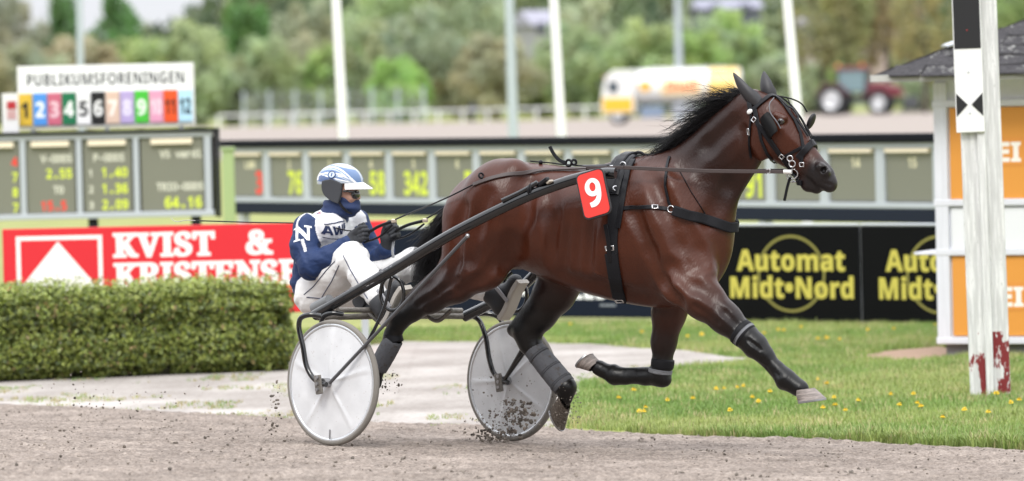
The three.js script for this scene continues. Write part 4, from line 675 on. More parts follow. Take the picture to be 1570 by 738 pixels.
hoof(H(866, 615, -0.14), H(863, 661, -0.14), H(846, 622, -0.14), 0.125, dirtyHorn, 'hind hoof caked with wet dirt');
hoof(H(543, 617, 0.125), H(536, 640, 0.125), H(530, 610, 0.125), 0.12, dirtyHorn);
// leg boots: sleeves round the cannon, edge binding and straps
const bootMat = mat([0.10, 0.10, 0.105], 0.75, { map: dataTex(256, (u, v) => { const k = n1(u * 2, v * 2), l = n2(u * 2, v * 2); return k + 0.4 * (l - 0.5) > 0.70 ? [0.74, 0.68, 0.62] : mix3([0.78, 0.79, 0.82], [0.92, 0.93, 0.96], l); }, true), bumpMap: fineBump, bumpScale: 0.004 }), bandBlack = mat([0.008, 0.008, 0.010], 0.6, { specularIntensity: 0.4 }), bandGrey = mat([0.17, 0.175, 0.19], 0.7, { bumpMap: fineBump, bumpScale: 0.003 });
function sleeve(name, a, b, ra, rb, m, thick = 0.008, parent = horseGroup, bulge = 0.12) {
  a = arr(a); b = arr(b); const L = a.distanceTo(b), P = [[ra - thick, 0], [ra, 0.004]]; for (let i = 1; i < 8; i++) { const t = i / 8; P.push([lerp(ra, rb, t) * (1 + bulge * Math.sin(t * Math.PI) * 0.4 - 0.01 * (i % 2)), t * L]); } P.push([rb, L - 0.004], [rb - thick, L]);
  const g = new THREE.LatheGeometry(P.map(p => new THREE.Vector2(...p)), 24).applyQuaternion(new THREE.Quaternion().setFromUnitVectors(V(0, 1, 0), b.clone().sub(a).normalize())).translate(a.x, a.y, a.z); return mesh(name, g, m, parent);
}
{
  const lh = sleeve('leg_boot', H(815, 531, -0.148), H(866, 593, -0.14), 0.056, 0.064, bootMat); lh.userData.label = 'worn grey hind boot with dried mud';
  for (const t of [0.2, 0.55, 0.85]) { const a = H(lerp(815, 866, t), lerp(531, 593, t), -0.143), b = H(lerp(815, 866, t + 0.06), lerp(531, 593, t + 0.06), -0.143), r = lerp(0.056, 0.064, t) + 0.004; sleeve('strap', a, b, r, r, bootMat, 0.004, lh, 0); }
  sleeve('leg_boot', H(604, 520, 0.13), H(579, 566, 0.125), 0.052, 0.05, bootMat); sleeve('leg_boot', H(601, 510, 0.13), H(606, 527, 0.13), 0.05, 0.048, bandBlack, 0.01, horseGroup, 0);
  sleeve('knee_band', H(1133, 507, 0.162), H(1147, 518, 0.162), 0.071, 0.067, bandBlack); sleeve('knee_strap', H(1139, 511.5, 0.162), H(1143.5, 515.5, 0.162), 0.0735, 0.071, bandGrey, 0.004, horseGroup, 0);
  sleeve('knee_band', H(1017, 550, -0.155), H(1015, 566, -0.155), 0.060, 0.058, bandBlack); sleeve('knee_strap', H(1013, 566, -0.155), H(1012, 573, -0.155), 0.0645, 0.063, bandGrey, 0.004, horseGroup, 0);
}
// eyes, ears
const eyeMat = mat([0.012, 0.008, 0.006], 0.08, { clearcoat: 1, clearcoatRoughness: 0.02 });
for (const s of [1, -1]) { const p = H(1198, 186, 0.088 * s); mesh('eye', new THREE.SphereGeometry(0.019, 20, 14).translate(p.x, p.y, p.z), eyeMat, horseGroup); }
const earMat = mat([0.030, 0.029, 0.032], 0.5, { bumpMap: fineBump, bumpScale: 0.001 });
function ear(base, tip, open, s) {                         // a cupped leaf: half-open cone with a pointed tip
  base = arr(base); tip = arr(tip); const ax = tip.clone().sub(base), L = ax.length(); ax.normalize(); const o = arr(open).clone().addScaledVector(ax, -arr(open).dot(ax)).normalize(), sd = V(0, 0, 0).crossVectors(ax, o), pos = [], idx = [], n = 20, R = 22;
  for (const shell of [1, 0.86]) for (let j = 0; j <= n; j++) { const t = j / n, w = 0.047 * Math.pow(Math.sin(Math.PI * Math.min(1, 0.24 + t * 0.76)), 0.75) * (1 - 0.12 * t) + 0.001, gap = 0.35 + 0.75 * smooth(0.05, 0.5, t) * (1 - smooth(0.85, 1, t) * 0.5); for (let i = 0; i <= R; i++) { const a = gap + (Math.PI * 2 - 2 * gap) * i / R, q = base.clone().addScaledVector(ax, t * L).addScaledVector(o, Math.cos(a) * w * 0.85 * shell - 0.02 * t * t * 0).addScaledVector(sd, Math.sin(a) * w * shell); pos.push(q.x, q.y, q.z); if (i && j) { const p = pos.length / 3 - 1; idx.push(p, p - 1, p - R - 1, p - 1, p - R - 2, p - R - 1); } } }
  const g = new THREE.BufferGeometry(); g.setAttribute('position', new THREE.Float32BufferAttribute(pos, 3)); g.setIndex(idx); g.computeVertexNormals(); earMat.side = THREE.DoubleSide; mesh('ear', g, earMat, horseGroup);
}
ear(H(1164, 161, 0.05), H(1124, 111, 0.075), V(0.9, 0.6, -0.5)); ear(H(1182, 154, -0.05), H(1171, 109, -0.06), V(0.9, 0.2, -0.9));
// hair: tapered three-sided strands
const hairMat = mat([0.006, 0.005, 0.0055], 0.4, { specularIntensity: 0.35 });
function strands(list, r0) {
  const pos = [], idx = [];
  for (const { pts, r } of list) { const n = pts.length, off = pos.length / 3, rad = r ?? r0; for (let i = 0; i < n; i++) { const t = (i ? pts[i].clone().sub(pts[i - 1]) : pts[1].clone().sub(pts[0])).normalize(), a = V(0, 0, 0).crossVectors(t, V(0.3, 0.2, 0.9)).normalize(), b = V(0, 0, 0).crossVectors(t, a), k = rad * (1 - 0.85 * Math.pow(i / (n - 1), 1.6)); for (let q = 0; q < 3; q++) { const w = q * 2.094; pos.push(pts[i].x + (a.x * Math.cos(w) + b.x * Math.sin(w)) * k, pts[i].y + (a.y * Math.cos(w) + b.y * Math.sin(w)) * k, pts[i].z + (a.z * Math.cos(w) + b.z * Math.sin(w)) * k); if (i) { const p = off + (i - 1) * 3; idx.push(p + q, p + (q + 1) % 3, p + 3 + q, p + (q + 1) % 3, p + 3 + (q + 1) % 3, p + 3 + q); } } } }
  const g = new THREE.BufferGeometry(); g.setAttribute('position', new THREE.Float32BufferAttribute(pos, 3)); g.setIndex(idx); g.computeVertexNormals(); return g;
}
const bez = (a, b, c, d, n) => { const cv = new THREE.CubicBezierCurve3(a, b, c, d); return cv.getPoints(n); };
{ // mane along the crest, blown back
  const crest = new THREE.CatmullRomCurve3([H(1020, 240), H(1050, 216), H(1080, 191), H(1108, 167), H(1132, 150), H(1150, 146)]), L = [];
  for (let i = 0; i < 1500; i++) {
    const u = Math.pow(rnd(), 0.9), c = crest.getPoint(u), lock = Math.floor(u * 26), lk = n1(lock * 0.137, 0.3) - 0.5, lk2 = n1(0.7, lock * 0.171) - 0.5, z0 = rr(-0.028, 0.03), root = V(c.x + rr(-0.012, 0.012), c.y - 0.012 - Math.abs(z0) * 0.5, z0);
    const len = (0.12 + 0.13 * smooth(0, 0.25, u) * (1 - 0.45 * u)) * rr(0.55, 1.25) * (1 + lk * 1.2), fall = -0.48 + 0.52 * u + lk2 * 0.8 + rr(-0.2, 0.2), side = rr(-0.2, 0.5) + lk;
    const d = V(-1, fall, side * 0.5).normalize(), tip = root.clone().addScaledVector(d, len).add(V(0, (rnd() < 0.12 ? rr(0.02, 0.09) : rr(-0.07, 0.01)), 0));
    L.push({ pts: bez(root, root.clone().add(V(0.0 + rr(-0.02, 0.01), len * 0.16, z0 * 0.5)), root.clone().addScaledVector(d, len * 0.6).add(V(rr(-0.02, 0.02), len * 0.14 + rr(-0.02, 0.02), rr(-0.02, 0.02))), tip, 7), r: rr(0.0011, 0.0028) });
  }
  for (let i = 0; i < 60; i++) { const a = H(1150 + rr(-8, 10), 147, rr(-0.03, 0.03)); L.push({ pts: bez(a, a.clone().add(V(-0.03, 0.035, 0)), a.clone().add(V(-0.10, rr(0.0, 0.05), rr(-0.03, 0.05))), a.clone().add(V(-0.15 + rr(-0.03, 0.05), rr(-0.05, 0.06), rr(-0.05, 0.08))), 7), r: 0.0018 }); }
  mesh('mane', strands(L), hairMat, horseGroup);
}
{ // tail streaming down and back inside the shafts
  const L = [], root = H(722, 296, 0);
  for (let i = 0; i < 1700; i++) {
    const a = root.clone().add(V(rr(-0.025, 0.03), rr(-0.07, 0.012), rr(-0.03, 0.03))), wild = rnd() < 0.12, e = H(lerp(629, 676, rnd()) - (wild ? 12 : 0), lerp(385, 452, Math.pow(rnd(), 0.7)) - (wild ? 30 : 0), rr(-0.13, 0.06)), m1 = H(698 + rr(-10, 6), 306 + rr(-8, 8), rr(-0.04, 0.04)), m2 = H(668 + rr(-18, 16), 350 + rr(-12, 22), rr(-0.08, 0.05));
    L.push({ pts: bez(a, m1, m2, e, 9), r: rr(0.0014, 0.0032) });
  }
  mesh('tail', strands(L), hairMat, horseGroup);
}
// ------------------------------------------------------------------ harness, bridle, number plate
const leather = mat([0.009, 0.009, 0.011], 0.34, { specularIntensity: 0.4, bumpMap: fineBump, bumpScale: 0.0008 }), brownRein = mat([0.055, 0.040, 0.038], 0.55), nickel = mat([0.62, 0.62, 0.63], 0.22, { metalness: 0.9 }), webbing = mat([0.014, 0.0145, 0.017], 0.75, { specularIntensity: 0.3, bumpMap: fineBump, bumpScale: 0.002 });
function onSkin(pix, steps = 7, off = 0.004) {
  const pts = [], nor = []; for (let i = 1; i < pix.length; i++) for (let k = 0; k < steps; k++) { const t = k / steps, m = hb.march(HF, lerp(pix[i - 1][0], pix[i][0], t), lerp(pix[i - 1][1], pix[i][1], t), off); pts.push(m.p); nor.push(m.n); }
  const m = hb.march(HF, ...pix[pix.length - 1], off); pts.push(m.p); nor.push(m.n); return { pts, nor };
}
const flip = l => l.map(p => V(p.x, p.y, -p.z));
function skinStrap(name, pix, w, m, parent, both = false, th = 0.006, off = 0.005, steps = 7) {
  const { pts, nor } = onSkin(pix, steps, off); const o = mesh(name, strap(pts, w, th, nor, pts.length * 2), m, parent);
  if (both) mesh(name, strap(flip(pts), w, th, flip(nor), pts.length * 2), m, parent); return o;
}
function ring(name, c, n, r, t, m, parent) { return mesh(name, new THREE.TorusGeometry(r, t, 10, 24).applyQuaternion(new THREE.Quaternion().setFromUnitVectors(V(0, 0, 1), arr(n).clone().normalize())).translate(c.x, c.y, c.z), m, parent); }
function buckle(px, py, w, h, parent, turn = 0, off = 0.010) { const k = hb.march(HF, px, py, off), g = new THREE.TorusGeometry(0.5, 0.12, 6, 4).rotateZ(Math.PI / 4).scale(w * 1.4, h * 1.4, 0.03); const m4 = new THREE.Matrix4().lookAt(k.n, V(0, 0, 0), V(0, 1, 0)); g.rotateZ(turn).applyMatrix4(m4).translate(k.p.x, k.p.y, k.p.z); return mesh('buckle', g, nickel, parent); }
const horsePlace = [[HF.o.x, 0, HF.o.z], -HF.yaw];
{
  const t = thing('harness', 'black leather racing harness with girth, breast collar and back strap', 'harness', ...horsePlace);
  // saddle pad and girth: over the withers and down both sides
  const girth = [[962, 250], [953, 262], [946, 290], [941, 330], [939, 372], [942, 410], [947, 440], [953, 461]];
  const g1 = onSkin(girth, 7, 0.006), top = [], topN = []; for (let i = 0; i <= 8; i++) { const a = (i / 8 - 0.5) * 2, z = -a * g1.pts[0].z, y0 = 3; let y = 1.9; while (hb.f(g1.pts[0].x, y, z) > 0.004 && y > 1) y -= 0.002; top.push(V(g1.pts[0].x + 0.02, y + 0.006, -z)); topN.push(V(0, 1, -z * 1.5).normalize()); }
  mesh('girth_strap', strap(g1.pts, 0.055, 0.012, g1.nor, 90), webbing, t); mesh('girth_strap', strap(flip(g1.pts), 0.055, 0.012, flip(g1.nor), 90), webbing, t);
  const arch = flip(g1.pts).slice(0, 10).reverse().concat(top.slice(1, 8).reverse().length ? [] : []);
  const over = [], overN = []; for (let i = 0; i <= 24; i++) { const a = lerp(-1.15, 1.15, i / 24), d = V(0, Math.cos(a), Math.sin(a)), c = V(H(968, 330).x, H(968, 330).y, 0); let r = 0.6; while (hb.f(c.x, c.y + d.y * r, d.z * r) > 0.006 && r > 0.05) r -= 0.002; over.push(c.clone().addScaledVector(d, r)); overN.push(d); }
  mesh('saddle_pad', strap(over, 0.11, 0.022, overN, 60), leather, t); mesh('saddle_tree', strap(over.map(p => p.clone().add(V(0, 0.012, 0))), 0.05, 0.02, overN, 60), leather, t);
  const p2 = onSkin([[972, 248], [964, 262], [958, 290], [952, 325], [948, 350]], 7, 0.012); mesh('shaft_strap', strap(p2.pts, 0.028, 0.008, p2.nor, 60), leather, t);
  for (const [a, b, w] of [[936, 380, 0.04], [940, 405, 0.045], [945, 432, 0.04], [951, 459, 0.045]]) buckle(a, b, w, 0.022, t, 0.1, 0.014);
  const s2 = onSkin([[930, 345], [935, 372], [937, 400]], 6, 0.02); mesh('tie_down', strap(s2.pts, 0.022, 0.006, s2.nor, 40), leather, t);
  const sl = mesh('girth_sleeve', strap(onSkin([[938, 388], [943, 420], [950, 455]], 6, 0.013).pts, 0.066, 0.012, onSkin([[938, 388], [943, 420], [950, 455]], 6).nor, 40), webbing, t);
  // breast collar
  const bc = onSkin([[1034, 323], [1055, 330], [1080, 337], [1100, 343], [1115, 348]], 6, 0.008); const fp = bc.pts.slice(), fn = bc.nor.slice();
  { const last = fp[fp.length - 1]; for (let i = 1; i <= 6; i++) { const z = lerp(last.z, -last.z, i / 6); let x = last.x + 0.25; while (hb.f(x, last.y - 0.004, z) > 0.008 && x > last.x - 0.2) x -= 0.002; fp.push(V(x, last.y - 0.004, z)); fn.push(V(1, 0, z * 3).normalize()); } }
  mesh('breast_collar', strap(fp, 0.052, 0.014, fn, 70), webbing, t); const far = flip(bc.pts); mesh('breast_collar', strap(far, 0.052, 0.014, flip(bc.nor), 50), webbing, t);
  skinStrap('collar_trace', [[944, 322], [970, 318], [1000, 318], [1026, 321]], 0.02, leather, t, true); const r1 = hb.march(HF, 1030, 321, 0.012); ring('ring', r1.p, r1.n, 0.017, 0.003, nickel, t);
  skinStrap('neck_strap', [[1027, 241], [1022, 258], [1021, 285], [1026, 310], [1029, 317]], 0.014, leather, t, true); buckle(1004, 318, 0.028, 0.018, t); buckle(949, 321, 0.026, 0.018, t);
  const nk = onSkin([[1042, 262], [1060, 295], [1075, 318], [1086, 336]], 6, 0.003); mesh('thin_cord', tube(nk.pts, 0.0022, 40, 6), leather, t);
  // back strap along the spine with loose ends, crupper ring
  skinStrap('back_strap', [[962, 248], [930, 256], [900, 257], [870, 255], [840, 251], [812, 249]], 0.02, leather, t, false, 0.006, 0.008); 
  const le = H(868, 250, 0.03); mesh('loose_strap_end', strap([H(869, 250, 0.03), H(858, 246, 0.03), H(849, 236, 0.03), H(843, 225, 0.03)], 0.018, 0.006, [V(0.3, 0.2, 1)], 20), webbing, t);
  for (const [q, r, ty] of [[H(872, 250, 0.03), 0.016, 0], [H(880, 249, 0.03), 0.013, 0.8]]) mesh('strap_knot', new THREE.TorusGeometry(r, 0.0065, 8, 14).rotateY(ty).translate(q.x, q.y, q.z), leather, t);
  { const q = H(829, 249, 0.02); mesh('strap_stud', new THREE.SphereGeometry(0.012, 10, 8).translate(q.x, q.y, q.z), leather, t); }
  const cr = hb.march(HF, 739, 271, 0.01); ring('crupper_ring', cr.p, V(0.8, 0.2, 0.5), 0.013, 0.005, leather, t); mesh('check_hook', tube([H(962, 244, 0.02), H(970, 236, 0.02), H(982, 234, 0.02), H(990, 238, 0.02), H(1010, 236, 0.01), H(1026, 238, 0)], 0.008, 30, 8), leather, t);
  mesh('turret', new THREE.TorusGeometry(0.016, 0.0035, 8, 20).translate(...hb.march(HF, 957, 258, 0.02).p.toArray()), nickel, t);
  for (const [x, y] of [[941, 262], [944, 276], [946, 292]]) { const q = hb.march(HF, x, y, 0.022); ring('shackle', q.p, q.n.clone().add(V(0.5, 0, 0)), 0.012, 0.004, nickel, t); }
}
{
  const t = thing('bridle', 'black bridle with square blinkers and ring bit on the bay horse', 'bridle', ...horsePlace);
  skinStrap('cheek_strap', [[1158, 168], [1163, 190], [1184, 220], [1204, 247], [1212, 258]], 0.024, leather, t, true, 0.007, 0.006); 
  skinStrap('brow_band', [[1152, 172], [1166, 159], [1179, 149], [1190, 146]], 0.022, leather, t, true, 0.006, 0.008); skinStrap('crown_strap', [[1152, 172], [1150, 158], [1153, 148], [1160, 143]], 0.024, leather, t, true, 0.007, 0.008);
  skinStrap('over_check', [[1189, 147], [1203, 163], [1218, 185], [1227, 205], [1232, 230], [1229, 250]], 0.016, leather, t, true, 0.005, 0.008); skinStrap('face_strap', [[1192, 147], [1210, 161], [1228, 185], [1246, 208]], 0.012, leather, t, true, 0.005, 0.010);
  const nb = skinStrap('nose_band', [[1253, 216], [1243, 222], [1233, 232], [1224, 243]], 0.034, leather, t, true, 0.009, 0.007); skinStrap('nose_band_strap', [[1234, 224], [1220, 231], [1204, 240]], 0.016, leather, t, true);
  skinStrap('throat_latch', [[1153, 174], [1151, 195], [1150, 220], [1152, 242]], 0.011, leather, t, true); skinStrap('jaw_strap', [[1163, 190], [1168, 215], [1177, 236], [1188, 250]], 0.015, leather, t, true);
  skinStrap('chin_strap', [[1206, 262], [1212, 271], [1222, 279], [1231, 281]], 0.026, leather, t, true, 0.01, 0.008); mesh('strap_end', strap([H(1212, 272, 0.06), H(1208, 285, 0.065), H(1203, 308, 0.075)], 0.014, 0.006, [V(0.2, 0, 1)], 14), leather, t);
  // blinkers: cupped leather plates standing off the cheek, with wire stay
  for (const s of [1, -1]) {
    const c = [[1168, 185], [1184, 172], [1199, 199], [1184, 215]].map(([x, y]) => { const q = hb.march(HF, x, y, 0.012); return q; });
    const P = c.map((q, i) => q.p.clone().add(V(0, 0, [0.012, 0.028, 0.040, 0.014][i])).multiply(V(1, 1, s))), pos = [], idx = [], n = 8;
    for (const off of [0, 0.007]) for (let j = 0; j <= n; j++) for (let i = 0; i <= n; i++) { const u = i / n, v = j / n, e = 0.10, uu = lerp(e * Math.pow(Math.abs(2 * v - 1), 6), 1 - e * Math.pow(Math.abs(2 * v - 1), 6), u), q = P[0].clone().lerp(P[1], uu).lerp(P[3].clone().lerp(P[2], uu), v); q.z += s * (off + 0.016 * (1 - (2 * u - 1) ** 2)); pos.push(q.x, q.y, q.z); if (i && j) { const p = pos.length / 3 - 1; idx.push(p, p - 1, p - n - 1, p - 1, p - n - 2, p - n - 1); } }
    const g = new THREE.BufferGeometry(); g.setAttribute('position', new THREE.Float32BufferAttribute(pos, 3)); g.setIndex(idx); g.computeVertexNormals(); const m = mesh('blinker', g, mat([0.004, 0.004, 0.0045], 0.5, { specularIntensity: 0.3, side: THREE.DoubleSide }), t);
    const w = [H(1187, 150, 0.08), H(1180, 160, 0.125), H(1181, 172, 0.135), H(1192, 188, 0.135), H(1197, 197, 0.13)].map(p => V(p.x, p.y, p.z * s)); mesh('blinker_stay', tube(w, 0.0032, 24, 8), mat([0.12, 0.12, 0.13], 0.4), m);
  }
  { const q = H(1247, 186, -0.10); mesh('far_blinker_cup', new THREE.SphereGeometry(1, 16, 12).scale(0.016, 0.045, 0.03).rotateZ(-0.45).translate(H(1244, 186, -0.115).x, H(1244, 186, -0.115).y, -0.115), mat([0.01, 0.01, 0.011], 0.5), t); mesh('blinker_stay', tube([H(1192, 147, 0), H(1215, 152, -0.05), H(1230, 160, -0.1), H(1238, 172, -0.115)], 0.004, 20, 8), leather, t); }
  const bt = hb.march(HF, 1152, 172, 0.016); mesh('silver_rosette', new THREE.SphereGeometry(1, 14, 10).scale(0.017, 0.012, 0.006).rotateZ(0.5).translate(bt.p.x, bt.p.y, bt.p.z), mat([0.78, 0.78, 0.76], 0.3), t);
  for (const [x, y, r] of [[1219, 264, 0.024], [1219, 266, 0.033], [1217, 250, 0.016], [1213, 242, 0.014]]) { const q = hb.march(HF, x, y, 0.014); for (const s of [1, -1]) ring('bit_ring', V(q.p.x, q.p.y, s * (q.p.z + r * 0.1)), V(0.2, 0, s), r, 0.0034, nickel, t); }
  for (const [x, y, tn] of [[1200, 239, 0.8], [1158, 184, 0.9], [1231, 252, 0]]) buckle(x, y, 0.022, 0.020, t, tn, 0.013); buckle(1150, 202, 0.013, 0.03, t);
}
// number plate on the near shaft
const plateC = [[884, 269], [925, 257], [940, 326], [898, 339]].map(([x, y], i) => H(x, y, [0.375, 0.37, 0.40, 0.405][i]));
{
  const t = thing('number_plate', 'red plate with a white number nine on the near shaft', 'number plate', ...horsePlace);
  const o = plateC.reduce((a, b) => a.clone().add(b)).multiplyScalar(0.25), X = plateC[1].clone().sub(plateC[0]).add(plateC[2]).sub(plateC[3]).multiplyScalar(0.5), Y = plateC[0].clone().sub(plateC[3]).add(plateC[1]).sub(plateC[2]).multiplyScalar(0.5), w = X.length(), h = Y.length(); X.normalize(); Y.normalize(); const Z = X.clone().cross(Y).normalize();
  const rs = (w, h, r) => { const s = new THREE.Shape(), x = w / 2, y = h / 2; s.moveTo(-x + r, -y); s.lineTo(x - r, -y); s.quadraticCurveTo(x, -y, x, -y + r); s.lineTo(x, y - r); s.quadraticCurveTo(x, y, x - r, y); s.lineTo(-x + r, y); s.quadraticCurveTo(-x, y, -x, y - r); s.lineTo(-x, -y + r); s.quadraticCurveTo(-x, -y, -x + r, -y); return s; };
  const m4 = new THREE.Matrix4().makeBasis(X, Y, Z).setPosition(o);
  const b = mesh('backing', new THREE.ExtrudeGeometry(rs(w, h, 0.035), { depth: 0.008, bevelSize: 0.003, bevelThickness: 0.003, bevelSegments: 2 }).applyMatrix4(m4), mat([0.02, 0.02, 0.022], 0.5), t);
  mesh('red_face', new THREE.ExtrudeGeometry(rs(w - 0.012, h - 0.012, 0.03), { depth: 0.004, bevelEnabled: false }).translate(0, 0, 0.0108).applyMatrix4(m4), mat([0.70, 0.045, 0.035], 0.35, { clearcoat: 0.3 }), b);
  const nine = new THREE.Shape(); nine.absellipse(0, 0.028, 0.043, 0.048, 0, Math.PI * 2); const hole = new THREE.Path(); hole.absellipse(0, 0.030, 0.017, 0.024, 0, Math.PI * 2, true); nine.holes.push(hole);
  const tail = new THREE.Shape(); tail.moveTo(0.043, 0.03); tail.quadraticCurveTo(0.046, -0.085, -0.028, -0.074); tail.lineTo(-0.032, -0.048); tail.quadraticCurveTo(0.016, -0.046, 0.018, 0.0); tail.lineTo(0.02, 0.02);
  mesh('numeral', [nine, tail].map((s, i) => new THREE.ExtrudeGeometry(s, { depth: 0.002 + i * 0.0004, bevelEnabled: false, curveSegments: 24 }).scale(w / 0.155, h / 0.245, 1).translate(0.004, 0.006, 0.0149).applyMatrix4(m4)), mat([0.83, 0.83, 0.82], 0.4), b);
  mesh('hanger', tube([plateC[1].clone().lerp(o, 0.25), H(935, 264, 0.345), H(945, 262, 0.31)], 0.006, 10, 8), leather, t);
}
// ------------------------------------------------------------------ sulky
const sulkyO = nearWheel.clone().add(farWheel).multiplyScalar(0.5), SF = new Frame(V(sulkyO.x, 0, sulkyO.z), SULKY_YAW), SP = (px, py, s = 0) => SF.at(px, py, s);
const toS = (px, py, s) => { const l = H(px, py, s); return SF.local(HF.o.clone().addScaledVector(HF.f, l.x).addScaledVector(HF.r, l.z).setY(l.y)); };
const sulky = thing('sulky', 'two wheeled racing sulky with white disc wheels and black shafts', 'sulky', [SF.o.x, 0, SF.o.z], -SF.yaw);
const blackTube = mat([0.007, 0.0075, 0.009], 0.16, { clearcoat: 0.5, clearcoatRoughness: 0.06 }), dusty = mat([0.30, 0.29, 0.28], 0.6, { metalness: 0.3, map: dataTex(128, (u, v) => { const k = n2(u * 2, v * 2) * 0.9 + 0.35; return [k, k * 0.98, k * 0.95]; }, true) }), seatMat = mat([0.03, 0.032, 0.036], 0.7, { bumpMap: fineBump, bumpScale: 0.003 });
const nl = SF.local(nearWheel), fl = SF.local(farWheel), tilt = Math.atan2(nl.y - fl.y, nl.z - fl.z);
const tyreRubber = mat([0.20, 0.185, 0.165], 0.85, { bumpMap: fineBump, bumpScale: 0.003 }), discMat = mat([0.80, 0.81, 0.83], 0.38, { map: dataTex(256, (u, v) => { const k = 0.93 + 0.10 * (n1(u * 2, v * 2) - 0.5); return n2(u * 3, v * 3) > 0.79 ? [0.80, 0.78, 0.76] : [k, k, k]; }, true) }), rimMat = mat([0.66, 0.68, 0.70], 0.25, { metalness: 0.6 });
function sulkyWheel(c, phase, label) {
  const gp = new THREE.Group(); gp.name = 'wheel'; gp.position.copy(c); gp.rotation.x = -tilt; sulky.add(gp); gp.userData.label = label;
  const R = WHEEL_R, V2 = (a, b) => new THREE.Vector2(a, b);
  for (const s of [1, -1]) {
    const n = 120, rows = 14, pos = [], idx = [], uv = [];                 // dished disc with five soft pressed ribs
    for (let j = 0; j <= rows; j++) for (let i = 0; i <= n; i++) { const r = lerp(0.02, R - 0.032, j / rows), a = i / n * Math.PI * 2, w = Math.abs(((a + phase) / (Math.PI * 2) * 5 % 1 + 1) % 1 - 0.5) * (Math.PI * 2 / 5) * r; const rib = 0.006 * Math.exp(-((w / 0.010) ** 2)) * smooth(0.03, 0.08, r) * smooth(R - 0.035, R - 0.07, r); pos.push(Math.cos(a) * r, Math.sin(a) * r, s * (lerp(0.034, 0.010, r / R) + rib)); uv.push(0.5 + Math.cos(a) * r, 0.5 + Math.sin(a) * r); if (i && j) { const p = j * (n + 1) + i; s > 0 ? idx.push(p, p - 1, p - n - 1, p - 1, p - n - 2, p - n - 1) : idx.push(p, p - n - 1, p - 1, p - 1, p - n - 1, p - n - 2); } }
    const g = new THREE.BufferGeometry(); g.setAttribute('position', new THREE.Float32BufferAttribute(pos, 3)); g.setAttribute('uv', new THREE.Float32BufferAttribute(uv, 2)); g.setIndex(idx); g.computeVertexNormals(); mesh('disc', g, discMat, gp);
  }
  const rim = [V2(R - 0.040, -0.012), V2(R - 0.030, -0.017), V2(R - 0.017, -0.014), V2(R - 0.014, 0), V2(R - 0.017, 0.014), V2(R - 0.030, 0.017), V2(R - 0.040, 0.012), V2(R - 0.036, 0), V2(R - 0.040, -0.012)]; mesh('rim', new THREE.LatheGeometry(rim, 80).rotateX(Math.PI / 2), rimMat, gp);
  mesh('tyre', new THREE.TorusGeometry(R - 0.0165, 0.0165, 14, 90), tyreRubber, gp); mesh('hub', new THREE.CylinderGeometry(0.024, 0.024, 0.16, 16).rotateX(Math.PI / 2), steel, gp);
  mesh('valve', new THREE.CylinderGeometry(0.004, 0.004, 0.05, 8).translate(0, -R + 0.06, 0.02), steel, gp);
}
sulkyWheel(nl, 0.35, 'near white disc wheel of the sulky'); sulkyWheel(fl, 1.2, 'far white disc wheel splashed with dirt');
